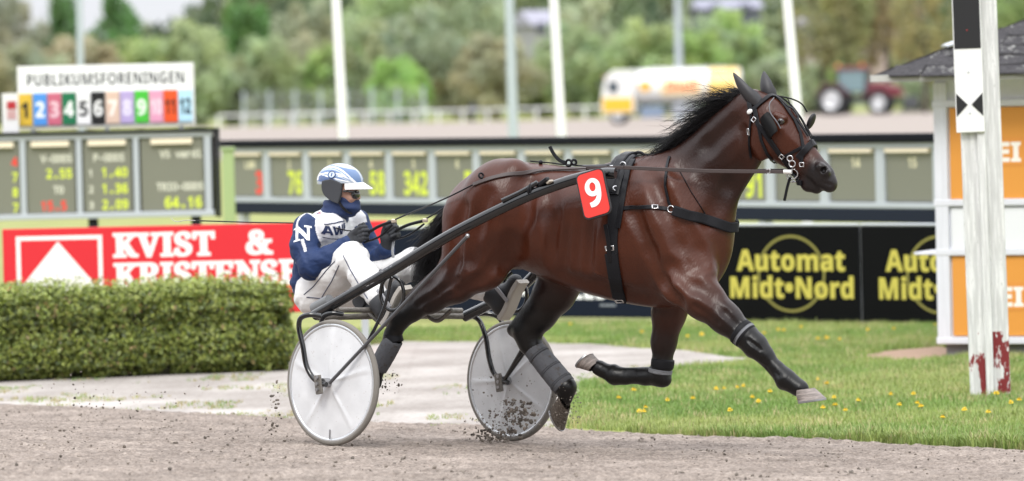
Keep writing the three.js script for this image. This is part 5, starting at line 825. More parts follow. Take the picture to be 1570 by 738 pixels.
{
  const zo = 0.085, NO = nl.z + zo, NI = nl.z - zo, FI = fl.z + zo, FO = fl.z - zo;
  const forkOut = [SP(492, 485, NO - 0.06), SP(474, 483, NO - 0.02), SP(461, 488, NO), SP(458, 500, NO), SP(464, 530, NO), SP(470, 562, NO), SP(480, 580, NO), SP(492, 588, NO), SP(500, 590, NO)];
  mesh('fork', tube(forkOut, 0.014, 60, 12), blackTube, sulky);
  const dz = (l, z0, z1) => l.map(p => V(p.x, p.y, p.z - z0 + z1)); mesh('fork', tube(dz(forkOut, NO, NI), 0.014, 60, 12), blackTube, sulky);
  const forkFar = [SP(700, 484, FI + 0.06), SP(718, 484, FI + 0.03), SP(733, 490, FI), SP(744, 515, FI), SP(750, 550, FI), SP(757, 572, FI), SP(768, 583, FI), SP(779, 587, FI)]; mesh('fork', tube(forkFar, 0.014, 60, 12), blackTube, sulky); mesh('fork', tube(dz(forkFar, FI, FO), 0.014, 60, 12), blackTube, sulky);
  for (const [z, c] of [[NO + 0.012, nl], [NI - 0.012, nl], [FI + 0.012, fl], [FO - 0.012, fl]]) { const p = mesh('axle_plate', box(0.05, 0.10, 0.012, 0, 0, 0, 0.005).rotateZ(0.15).translate(c.x - 0.012, c.y - 0.005, z), dusty, sulky); for (const dy of [-0.03, 0, 0.03]) mesh('bolt', new THREE.CylinderGeometry(0.009, 0.009, 0.03, 10).rotateX(Math.PI / 2).translate(c.x - 0.012, c.y + dy, z + Math.sign(z) * 0.004), steel, p); }
  // cross arch, seat
  const A = SP(487, 487, NI - 0.03), B = SP(716, 485, FI + 0.03), A2 = SP(500, 480, 0.45), B2 = SP(690, 478, -0.45);
  mesh('cross_bar', tube([A, A.clone().lerp(B, 0.5).add(V(0.0, 0.005, 0)), B], 0.017, 20, 12), dusty, sulky); mesh('cross_bar', tube([A.clone().add(V(0.05, 0.035, -0.1)), A.clone().lerp(B, 0.5).add(V(0.10, 0.035, 0)), B.clone().add(V(0.05, 0.035, 0.1))], 0.015, 20, 12), dusty, sulky);
  const mid = A.clone().lerp(B, 0.5); const seat = mesh('seat', box(0.36, 0.055, 0.40, 0, 0, 0, 0.025).rotateZ(0.1).translate(mid.x + 0.11, mid.y + 0.065, 0), seatMat, sulky);
  mesh('seat_roll', tube([V(mid.x - 0.06, mid.y + 0.095, -0.21), V(mid.x - 0.075, mid.y + 0.10, 0), V(mid.x - 0.06, mid.y + 0.095, 0.21)], 0.042, 20, 14), seatMat, seat);
  for (const z of [-0.2, 0.2]) mesh('seat_spring', tube([V(mid.x, mid.y + 0.03, z), V(mid.x + 0.13, mid.y - 0.03, z), V(mid.x + 0.24, mid.y + 0.03, z)], 0.012, 14, 8), dusty, sulky);
  // near side pad clamp
  mesh('shaft_clamp', tube([SP(482, 474, NI - 0.10), SP(506, 461, NI - 0.10)], 0.034, 2, 14), mat([0.16, 0.165, 0.17], 0.6), sulky);
  // shafts
  const nearShaft = [SP(482, 484, NI - 0.02), SP(520, 462, 0.575), SP(600, 415, 0.53), SP(700, 355, 0.47), toS(800, 305, 0.40), toS(842, 288, 0.37), toS(885, 274, 0.345), toS(925, 266, 0.33), toS(944, 266, 0.32)];
  mesh('shaft', tube(nearShaft, 0.0285, 90, 16), blackTube, sulky).userData.label = 'near black shaft with worn white lettering';
  const farShaft = [SP(712, 486, FI + 0.05), SP(745, 470, -0.58), SP(800, 440, -0.54), toS(900, 330, -0.42), toS(960, 290, -0.36), toS(1000, 268, -0.33)]; mesh('shaft', tube(farShaft, 0.0285, 70, 14), blackTube, sulky);
  mesh('shaft_rod', tube([toS(770, 308, 0.43), toS(800, 294, 0.41), toS(824, 280, 0.395)], 0.013, 12, 10), blackTube, sulky);
  mesh('tie_strap', [new THREE.TorusGeometry(0.034, 0.008, 8, 20).rotateY(1.2).translate(...toS(822, 291, 0.385).toArray()), new THREE.TorusGeometry(0.036, 0.006, 8, 20).rotateY(1.4).translate(...toS(818, 292, 0.387).toArray()), box(0.07, 0.024, 0.03, 0, 0, 0, 0.008).rotateZ(0.5).translate(...toS(834, 279, 0.395).toArray())], leather, sulky);
  mesh('buckle', box(0.03, 0.012, 0.03, 0, 0, 0, 0.004).rotateZ(0.5).translate(...toS(843, 279, 0.395).toArray()), mat([0.45, 0.40, 0.33], 0.5), sulky);
  // stays from the axle to the shafts
  for (const [a, b] of [[SP(505, 588, NO + 0.005), SP(717, 362, 0.50)]]) { mesh('stay', tube([a, b], 0.0095, 2, 10), mat([0.09, 0.09, 0.095], 0.35, { metalness: 0.5 }), sulky); mesh('stay_bolt', new THREE.SphereGeometry(0.012, 10, 8).translate(b.x, b.y, b.z), steel, sulky); }
  for (const b of [toS(905, 400, -0.42), toS(880, 395, -0.40)]) mesh('stay', tube([V(fl.x + 0.02, fl.y + 0.01, b.x > 0 && b === 0 ? FI : FI), b], 0.0105, 2, 10), blackTube, sulky);
  mesh('stay', tube([V(nl.x + 0.02, nl.y + 0.01, NI), SP(588, 474, 0.52), SP(600, 425, 0.50)], 0.0095, 20, 10), blackTube, sulky);
  // foot rings hung from the shafts
  for (const [c, s] of [[SP(601, 450, 0.44), 1], [SP(790, 452, -0.42), -1]]) { mesh('foot_ring', new THREE.TorusGeometry(0.082, 0.010, 10, 36).scale(0.92, 1.1, 1).rotateY(0.12).translate(c.x, c.y, c.z), blackTube, sulky); mesh('foot_bracket', tube([V(c.x - 0.07, c.y + 0.0, c.z), V(c.x - 0.075, c.y + 0.08, c.z), V(c.x - 0.05, c.y + 0.12, c.z + s * 0.03)], 0.011, 12, 8), blackTube, sulky); }
  // lettering rubbed on the near shaft
  const cv = new THREE.CatmullRomCurve3(nearShaft, false, 'centripetal'), pA = SP(560, 439, 0.55), pB = SP(612, 408, 0.52), dir = pB.clone().sub(pA), LL = dir.length(); dir.normalize();
  const up = V(0, 0, 1).cross(dir).normalize(), g = new THREE.CylinderGeometry(0.0312, 0.0312, LL, 24, 1, true, -0.9, 1.9);
  g.rotateZ(-Math.PI / 2); const m4 = new THREE.Matrix4().makeBasis(dir, up, dir.clone().cross(up)); g.applyMatrix4(m4).translate(...pA.clone().lerp(pB, 0.5).toArray());
  mesh('shaft_lettering', g, mat([1, 1, 1], 0.35, { clearcoat: 0.5, map: canvasTex(128, 512, c => { c.fillStyle = '#22242a'; c.fillRect(0, 0, 128, 512); c.save(); c.translate(64, 0); c.rotate(Math.PI / 2); c.fillStyle = c.strokeStyle = '#c9cdd2'; c.lineWidth = 3; c.font = 'italic bold 84px sans-serif'; c.textAlign = 'left'; squash(c, 'CUS', 20, 30, 1.3); squash(c, 'TO', 330, 30, 1.2); c.restore(); c.fillStyle = '#22242a'; for (let i = 0; i < 120; i++) c.fillRect(rnd() * 128, rnd() * 512, rr(2, 10), rr(2, 14)); }) }), sulky);
}
// ------------------------------------------------------------------ the driver
const P = SP, person = thing('person', 'driver in navy and white racing colours and blue helmet seated on the sulky', 'person', [SF.o.x, 0, SF.o.z], -SF.yaw);
const hw = (() => { const l = P(526, 290, 0); return SF.o.clone().addScaledVector(SF.f, l.x).addScaledVector(SF.r, l.z).setY(0); })(), DF = new Frame(hw, 21);
const hd = (px, py, s = 0) => { const l = DF.at(px, py, s); return SF.local(DF.o.clone().addScaledVector(DF.f, l.x).addScaledVector(DF.r, l.z).setY(l.y)); };
const headX = V(DF.f.dot(SF.f), 0, DF.f.dot(SF.r)), headZ = V(DF.r.dot(SF.f), 0, DF.r.dot(SF.r));
const limb = {
  nS: P(470, 349, 0.19), nE: P(477, 408, 0.255), nW: P(537, 372, 0.165), fS: P(546, 341, -0.19), fE: P(577, 410, -0.24), fW: P(594, 379, -0.13),
  nH: P(486, 452, 0.10), nK: P(539, 396, 0.19), nA: P(583, 466, 0.25), fH: P(514, 452, -0.10), fK: P(637, 405, -0.2), fA: P(754, 450, -0.28),
};
const bodyF = new Body(), jacket = new Body(), pants = new Body();
{ // the body itself: one figure, head to feet
  const b = bodyF;
  b.cap(P(490, 450, -0.08), P(490, 450, 0.08), 0.10, 0.10, 0.05).cap(P(489, 425), P(500, 372), 0.105, 0.11, 0.06, 0, 1.4).cap(P(505, 352, -0.12), P(505, 352, 0.12), 0.06, 0.06, 0.05).cap(P(508, 342), hd(521, 312), 0.055, 0.052, 0.04);
  b.chain([[limb.nS, 0.052], [limb.nE, 0.044], [limb.nW, 0.03]]).chain([[limb.fS, 0.052], [limb.fE, 0.044], [limb.fW, 0.03]]).chain([[limb.nH, 0.085], [limb.nK, 0.058], [limb.nA, 0.038]]).chain([[limb.fH, 0.085], [limb.fK, 0.058], [limb.fA, 0.038]]);
  b.cap(hd(518, 283), hd(528, 286), 0.086, 0.082, 0.03, 0, 0.9).cap(hd(527, 292), hd(533, 310), 0.072, 0.055, 0.03, 0, 0.85).cap(hd(531, 314), hd(538, 321), 0.045, 0.032, 0.03).cap(hd(542, 293), hd(549.5, 303), 0.008, 0.0125, 0.012).ball(hd(547.5, 304, 0.011), 0.008, 0.008).ball(hd(547.5, 304, -0.011), 0.008, 0.008).cap(hd(543, 311, 0.016), hd(543, 311, -0.016), 0.010, 0.010, 0.01).cap(hd(540, 291, 0.03), hd(540, 291, -0.03), 0.016, 0.016, 0.02).ball(hd(538, 303, 0.038), 0.022, 0.02).ball(hd(538, 303, -0.038), 0.022, 0.02);
}
const skin = mat([0.52, 0.30, 0.23], 0.5, { specularIntensity: 0.6 });
const bb = f => { const xs = Object.values(limb); return [[-0.28, 0.35, -0.5], [1.15, 1.62, 0.5]]; };
const box0 = [Math.min(P(440, 400, 0.3).x, P(470, 300, 0).x) - 0.15, P(480, 480, 0).y - 0.12, -0.42], box1 = [P(800, 450, -0.28).x + 0.1, hd(525, 245).y + 0.03, 0.42];
mesh('body', meshField((x, y, z) => bodyF.f(x, y, z), box0, box1, 0.006), skin, person);
{ // racing jacket
  const j = jacket;
  j.cap(P(488, 432), P(498, 378), 0.128, 0.132, 0.05, 0, 1.35).cap(P(498, 378), P(505, 350), 0.128, 0.10, 0.05, 0, 1.45).cap(P(505, 352, -0.12), P(505, 350, 0.12), 0.082, 0.082, 0.05, 0).cap(P(508, 340), P(512, 332), 0.075, 0.07, 0.04, 2);
  j.chain([[limb.nS, 0.074, 1], [P(466, 380, 0.235), 0.070, 1], [limb.nE, 0.066, 1], [P(505, 396, 0.215), 0.060, 1], [P(533, 375, 0.17), 0.048, 1]], 0.04).chain([[limb.fS, 0.074, 1], [limb.fE, 0.064, 1], [P(592, 383, -0.135), 0.047, 1]], 0.04);
  j.extra = (d, x, y, z) => Math.abs(d) < 0.05 ? d + 0.014 * n3(x * 1.6, y * 2.6, z * 1.6) + 0.005 * Math.sin(y * 72 + x * 44 + 7 * n3(x, y, z) * 4) * smooth(0.0, 1.0, n1(x * 1.3, y * 1.3)) * 0.9 + 0.008 * n3(x * 5, y * 6, z * 5) : d;
  const navy = [0.015, 0.034, 0.105], white = [0.76, 0.76, 0.78], yTop = P(500, 345).y, yBelt = P(500, 402).y, near = q => { let best = 0, bd = 1e9; for (const p of j.p) { const e = j.one(p, ...q); if (e < bd) { bd = e; best = p.col; } } return best; };
  const aS = limb.nS, aE = limb.nE, uArm = aE.clone().sub(aS), geo = meshField((x, y, z) => j.f(x, y, z), box0, box1, 0.0048, (x, y, z) => {
    const c = near([x, y, z]), q = V(x, y, z);
    if (c === 2) return navy;
    if (c === 1) { const nearArm = z > 0, S = nearArm ? aS : limb.fS, E = nearArm ? aE : limb.fE, t = q.clone().sub(S).dot(E.clone().sub(S)) / E.distanceToSquared(S), az = (z - S.z) * Math.sign(S.z), ax = x - lerp(S.x, E.x, clamp(t, 0, 1));   // white shoulder flash, two slim stripes
      if (t < 0.42 && Math.abs(ax + 0.004) < 0.0075 && az > -0.02 && t > -0.35) return white; if (t > 0.45 && t < 0.75 && Math.abs(ax - 0.022) < 0.007) return white; if (t < 0.1 && az < 0.006) return white; return navy; }
    const fr = x - P(492, 380, 0).x - (y - yBelt) * 0.05; if (y > yTop + 0.055) return white; if (y > yBelt && fr > -0.03) return white; if (Math.abs(z - 0.13) < 0.006 && y > yBelt - 0.2) return white; return navy;
  });
  const jm = mat([1, 1, 1], 0.62, { vertexColors: true, specularIntensity: 0.6 }), J = mesh('jacket', geo, jm, person);
  const solo = new THREE.Mesh(geo); solo.updateMatrixWorld(true);
  const print2 = (name, px, py, w, h, rot, draw, cw, ch) => {
    const k = jacket.march(SF, px, py, 0), m4 = new THREE.Matrix4().lookAt(k.n, V(0, 0, 0), V(0, 1, 0)), e = new THREE.Euler().setFromRotationMatrix(m4.multiply(new THREE.Matrix4().makeRotationZ(rot))), g = new DecalGeometry(solo, k.p, e, V(w, h, 0.12)), p = g.attributes.position, n = g.attributes.normal;
    for (let i = 0; i < p.count; i++) p.setXYZ(i, p.getX(i) + n.getX(i) * 0.0025, p.getY(i) + n.getY(i) * 0.0025, p.getZ(i) + n.getZ(i) * 0.0025);
    if (p.count) mesh(name, g, mat([1, 1, 1], 0.6, { map: canvasTex(cw, ch, draw), transparent: true, alphaTest: 0.5, polygonOffset: true, polygonOffsetFactor: -2 }), J);
  };
  print2('sleeve_letter', 463, 358, 0.115, 0.125, 0.12, g => { g.fillStyle = g.strokeStyle = '#eef0f4'; g.lineWidth = 6; g.font = 'bold 190px serif'; g.textAlign = 'center'; squash(g, 'N', 100, 166, 1.15); }, 200, 200);
  print2('chest_lettering', 519, 356, 0.17, 0.12, 0.1, g => { g.fillStyle = g.strokeStyle = '#1c2a4e'; g.lineWidth = 3; g.font = 'bold 100px sans-serif'; g.textAlign = 'center'; squash(g, 'AWE', 128, 120, 1.1); g.lineWidth = 7; g.beginPath(); g.moveTo(30, 40); g.quadraticCurveTo(130, 0, 226, 44); g.stroke(); g.beginPath(); g.moveTo(20, 150); g.quadraticCurveTo(120, 160, 236, 178); g.stroke(); }, 256, 192);
  print2('collar_mark', 487, 328, 0.04, 0.04, 0, g => { g.strokeStyle = '#b03a48'; g.lineWidth = 8; g.beginPath(); g.arc(32, 32, 22, 0, 7); g.stroke(); g.fillStyle = '#2c4a8a'; g.fillRect(20, 26, 24, 12); }, 64, 64);
}
{ // white racing trousers with dark seams
  const t = pants; t.cap(P(488, 450, -0.09), P(488, 450, 0.09), 0.118, 0.118, 0.05);
  t.chain([[limb.nH, 0.112, 0], [P(514, 419, 0.155), 0.096, 0], [limb.nK, 0.078, 0], [P(560, 428, 0.22), 0.074, 0], [P(578, 456, 0.245), 0.060, 0]], 0.05).chain([[limb.fH, 0.112, 0], [limb.fK, 0.078, 0], [P(700, 432, -0.24), 0.070, 0], [P(748, 448, -0.275), 0.056, 0]], 0.05);
  t.extra = (d, x, y, z) => Math.abs(d) < 0.05 ? d + 0.022 * n3(x * 1.3, y * 1.6, z * 1.3) + 0.010 * n3(x * 4, y * 4, z * 4) + 0.005 * Math.sin(x * 40 - y * 55 + 8 * n3(x * 2, y * 2, z * 2)) * smooth(0.45, 0.75, n1(x, y + 0.4)) : d;
  const T = mesh('trousers', meshField((x, y, z) => t.f(x, y, z), box0, box1, 0.0055), mat([0.76, 0.755, 0.75], 0.7, { bumpMap: fineBump, bumpScale: 0.001 }), person);
  const seam = pix => { const q = []; for (let i = 1; i < pix.length; i++) for (let k = 0; k < 6; k++) q.push(t.march(SF, lerp(pix[i - 1][0], pix[i][0], k / 6), lerp(pix[i - 1][1], pix[i][1], k / 6), 0.001).p); mesh('seam', tube(q, 0.0026, q.length * 2, 6), mat([0.03, 0.04, 0.09], 0.7), T); };
  seam([[470, 456], [492, 458], [508, 432], [522, 402]]); seam([[526, 392], [536, 412], [552, 440], [566, 462]]); seam([[466, 452], [480, 440], [500, 415], [516, 398]]);
}
{ // shoes and their soles, straps
  const shoeM = mat([0.025, 0.026, 0.03], 0.55), soleM = mat([0.50, 0.47, 0.43], 0.8, { bumpMap: fineBump, bumpScale: 0.004 }), greyM = mat([0.36, 0.36, 0.38], 0.7);
  for (const [an, he, to, s, hp] of [[limb.nA, P(590, 478, 0.262), P(611, 440, 0.275), 0.27, [592, 470]], [limb.fA, P(769, 470, -0.285), P(790, 432, -0.29), -0.29, [770, 470]]]) {
    const f = new Body(); f.cap(an, he, 0.055, 0.046, 0.03).cap(he, to, 0.046, 0.040, 0.03, 0, 1.05).cap(an, he.clone().lerp(to, 0.6), 0.05, 0.042, 0.03);
    const lo = [Math.min(an.x, he.x) - 0.09, he.y - 0.09, s - 0.1], hi = [to.x + 0.09, Math.max(to.y, an.y) + 0.09, s + 0.12], sh = mesh('shoe', meshField((x, y, z) => f.f(x, y, z), lo, hi, 0.005), shoeM, person);
    const d = to.clone().sub(he).normalize(), n = V(d.y, -d.x, 0).normalize(), off = 0.047, a = he.clone().addScaledVector(d, -0.045).addScaledVector(n, off), b = to.clone().addScaledVector(d, 0.035).addScaledVector(n, off - 0.006), pts = []; for (let i = 0; i <= 8; i++) pts.push(a.clone().lerp(b, i / 8).addScaledVector(n, 0.006 * Math.sin(i / 8 * Math.PI * 2)));
    mesh('sole', strap(pts, 0.088, 0.022, [n], 24), soleM, sh); mesh('shoe_strap', strap([an.clone().lerp(to, 0.35).addScaledVector(n, -0.02).add(V(0, 0.03, 0.055)), an.clone().lerp(to, 0.5).add(V(0.005, 0, 0.062)), he.clone().lerp(to, 0.5).addScaledVector(n, 0.045).add(V(0, -0.01, 0.05))], 0.02, 0.006, [V(0, 0, 1)], 16), greyM, sh);
  }
}
{ // neck gaiter pulled up over chin and mouth
  const g = new Body(); g.cap(P(509, 336), hd(519, 316), 0.078, 0.070, 0.03).cap(hd(517, 318), hd(528, 314), 0.074, 0.066, 0.03).cap(hd(528, 313), hd(540, 317), 0.062, 0.047, 0.03); const cutY = hd(543, 305.5).y;
  g.extra = (d, x, y, z) => { const k = (x - hd(520, 310).x) * 0.10; return Math.max(d, y - (cutY + k + 0.004)) + 0.010 * n3(x * 2, y * 6, z * 2) + 0.003 * Math.sin(y * 130 + x * 30 + 6 * n3(x * 2, y, z * 2)); };
  const lo = P(490, 350, 0), G = mesh('neck_gaiter', meshField((x, y, z) => g.f(x, y, z), [lo.x - 0.05, lo.y - 0.04, -0.13], [hd(552, 310).x + 0.06, cutY + 0.05, 0.16], 0.004), mat([0.018, 0.036, 0.11], 0.75), person);
  mesh('chin_strap', strap([hd(517, 304, 0.092), hd(522, 314, 0.086), hd(531, 324, 0.066), hd(538, 328, 0.03)], 0.016, 0.004, [V(0.1, -0.2, 1)], 20), leather, person);
}
// helmet
{
  const hc = hd(522, 279.5), M = new THREE.Matrix4().makeBasis(headX, V(0, 1, 0), headZ).setPosition(hc).multiply(new THREE.Matrix4().makeRotationZ(-0.10)), ax = 0.128, ay = 0.102, az = 0.106;
  const pos = [], idx = [], col = [], n = 180, rows = 70, blue = [0.09, 0.17, 0.34], pale = [0.40, 0.45, 0.52], white = [0.80, 0.81, 0.83], deep = [0.05, 0.10, 0.25];
  for (const shell of [1, 0.93]) for (let j = 0; j <= rows; j++) for (let i = 0; i <= n; i++) {
    const ph = i / n * Math.PI * 2, lim = 1.68 + 0.16 * Math.cos(ph + Math.PI) - 0.05, th = j / rows * lim, d = V(Math.sin(th) * Math.cos(ph), Math.cos(th), Math.sin(th) * Math.sin(ph)), p = V(d.x * ax, d.y * ay, d.z * az).multiplyScalar(shell); if (d.x < 0) p.x *= 1.04;
    p.applyMatrix4(M); pos.push(p.x, p.y, p.z); if (i && j) { const q = pos.length / 3 - 1; idx.push(q, q - 1, q - n - 1, q - 1, q - n - 2, q - n - 1); }
    const v = d.y + 0.18 * d.x, arc = Math.abs(d.z), s = d.x * 0.6 + d.y;                       // printed swooshes along the sides
    let c = v > 0.86 ? pale : blue; const w1 = d.y - (0.80 - 0.62 * (d.x + 0.2) ** 2), w2 = d.y - (0.50 - 0.45 * (d.x + 0.1) ** 2), w3 = d.y - (0.24 - 0.2 * d.x);
    if (Math.abs(w1) < 0.036) c = white; else if (Math.abs(w1 + 0.11) < 0.03) c = pale; else if (Math.abs(w2) < 0.035) c = white; else if (Math.abs(w2 + 0.10) < 0.028 && d.x > -0.5) c = pale; else if (Math.abs(w3) < 0.03) c = white; else if (w3 < -0.03 && d.x < 0.1) c = d.y > -0.02 ? deep : pale; else if (w3 < -0.03) c = pale; if (arc < 0.08) c = d.x > 0.1 ? pale : blue; if (d.x < -0.78 && d.y < 0.35 && d.y > 0.02) c = white; col.push(...c);
  }
  const g = new THREE.BufferGeometry(); g.setAttribute('position', new THREE.Float32BufferAttribute(pos, 3)); g.setAttribute('color', new THREE.Float32BufferAttribute(col, 3)); g.setIndex(idx); g.computeVertexNormals();
  const Hm = mesh('helmet', g, mat([1, 1, 1], 0.25, { vertexColors: true, clearcoat: 0.7, clearcoatRoughness: 0.1, side: THREE.DoubleSide }), person);
  const pk = new THREE.PlaneGeometry(1, 1, 24, 8), pp = pk.attributes.position; for (let i = 0; i < pp.count; i++) { const u = pp.getX(i) + 0.5, v = pp.getY(i) + 0.5, a = lerp(-1.05, 1.05, u), r = 0.97 + v * 0.50 * Math.cos(a * 1.25) ; pp.setXYZ(i, Math.cos(a) * ax * r, 0.012 - v * 0.030 - 0.02 * (1 - Math.cos(a)), Math.sin(a) * az * (0.98 + v * 0.1)); } const pk2 = pk.clone().translate(0, -0.004, 0); for (const q of [pk, pk2]) { q.applyMatrix4(M); q.computeVertexNormals(); } mesh('peak', merge([pk, pk2]), mat([0.80, 0.80, 0.80], 0.35, { side: THREE.DoubleSide }), Hm);
  for (const s of [1, -1]) { const sh = new THREE.Shape(); sh.moveTo(-0.058, 0.022); sh.quadraticCurveTo(0, 0.045, 0.045, 0.018); sh.quadraticCurveTo(0.052, -0.04, 0.034, -0.082); sh.quadraticCurveTo(0.0, -0.075, -0.03, -0.055); sh.quadraticCurveTo(-0.065, -0.03, -0.058, 0.022); const ho = new THREE.Path(); ho.absellipse(-0.008, -0.016, 0.024, 0.021, 0, 6.283, true); sh.holes.push(ho); const eg = new THREE.ExtrudeGeometry(sh, { depth: 0.014, bevelSize: 0.006, bevelThickness: 0.006, bevelSegments: 3, curveSegments: 20 }); if (s < 0) eg.rotateY(Math.PI).scale(-1, 1, 1); eg.translate(-0.002, -0.022, s * 0.088).applyMatrix4(M); const E = mesh('ear_guard', eg, mat([0.045, 0.048, 0.055], 0.75, { side: THREE.DoubleSide }), Hm); mesh('ear_lining', new THREE.SphereGeometry(1, 14, 10).scale(0.026, 0.023, 0.008).translate(-0.01, -0.038, s * 0.088).applyMatrix4(M), mat([0.02, 0.04, 0.12], 0.8), E); }
  const bd = new THREE.CylinderGeometry(0.020, 0.020, 0.006, 24).rotateX(Math.PI / 2); bd.rotateX(-0.42).translate(-0.012, 0.042, 0.0985).applyMatrix4(M); const B = mesh('badge', bd, mat([0.55, 0.62, 0.72], 0.3), Hm); const br = new THREE.TorusGeometry(0.020, 0.0032, 8, 24).rotateX(-0.42).translate(-0.012, 0.0432, 0.1012).applyMatrix4(M); mesh('badge_rim', br, mat([0.05, 0.10, 0.24], 0.4), B); const bs = box(0.006, 0.02, 0.003).rotateX(-0.42).translate(-0.012, 0.0435, 0.1022).applyMatrix4(M); mesh('badge_mark', bs, mat([0.05, 0.10, 0.24], 0.4), B);
  // dark glasses
  const gl = mat([0.012, 0.012, 0.014], 0.12, { clearcoat: 1 }), G = mesh('sunglasses', tube([hd(546, 293, 0.055), hd(547.5, 294, 0.02), hd(547.5, 294, -0.02), hd(546, 293, -0.055)], 0.005, 16, 8), gl, person);
  for (const s of [1, -1]) { const c = hd(545.2, 298.5, 0.034 * s); mesh('lens', new THREE.SphereGeometry(1, 18, 12).scale(0.014, 0.024, 0.034).rotateY(-s * 0.35).applyMatrix4(new THREE.Matrix4().makeBasis(headX, V(0, 1, 0), headZ)).translate(c.x, c.y, c.z), gl, G); mesh('temple', tube([hd(544, 295, 0.062 * s), hd(537, 294, 0.075 * s), hd(526, 293, 0.082 * s)], 0.0055, 10, 8), gl, G); }
}
// gloved hands, fingers closed on the reins
const gloveM = mat([0.030, 0.032, 0.037], 0.6, { specularIntensity: 0.6, bumpMap: fineBump, bumpScale: 0.0015 });
function glove(wrist, c, s, tiltZ) {                        // s: +1 right hand, -1 left hand; fist with the thumb on top
  const q = new THREE.Quaternion().setFromEuler(new THREE.Euler(0, 0, tiltZ)), L = (x, y, z) => V(x, y, z * s).applyQuaternion(q).add(c), b = new Body();
  b.cap(wrist, L(-0.045, -0.005, 0.006), 0.036, 0.033, 0.02).cap(L(-0.045, 0.012, 0.008), L(0.012, 0.022, 0.012), 0.026, 0.021, 0.015).cap(L(-0.045, -0.015, 0.008), L(0.010, -0.026, 0.012), 0.026, 0.020, 0.015);
  [[0.030, 0.040, 1.0], [0.010, 0.043, 1.06], [-0.011, 0.040, 1.0], [-0.030, 0.032, 0.86]].forEach(([y, k, l]) => b.chain([[L(0.010, y * 0.95, 0.018), 0.0125], [L(0.010 + k * 0.85, y, 0.016), 0.0118], [L(0.012 + k * 0.98 * l, y * 1.0 - 0.002, -0.010), 0.0108], [L(0.020, y - 0.003, -0.026), 0.0095]], 0.004));
  b.chain([[L(-0.025, 0.024, -0.012), 0.017], [L(0.010, 0.046, -0.016), 0.0135], [L(0.040, 0.048, -0.012), 0.0112]], 0.008);
  b.extra = (d, x, y, z) => d + 0.003 * n3(x * 7, y * 7, z * 7);
  const lo = [Math.min(wrist.x, c.x) - 0.08, Math.min(wrist.y, c.y) - 0.09, Math.min(wrist.z, c.z) - 0.09], hi = [c.x + 0.13, Math.max(c.y, wrist.y) + 0.11, Math.max(wrist.z, c.z) + 0.09];
  const G = mesh('glove', meshField((x, y, z) => b.f(x, y, z), lo, hi, 0.0032), gloveM, person); return L;
}
const nHandC = P(551, 361, 0.145), fHandC = P(598, 358, -0.115);
const nL = glove(limb.nW, nHandC, 1, 0.35), fL = glove(limb.fW, fHandC, -1, 0.55);
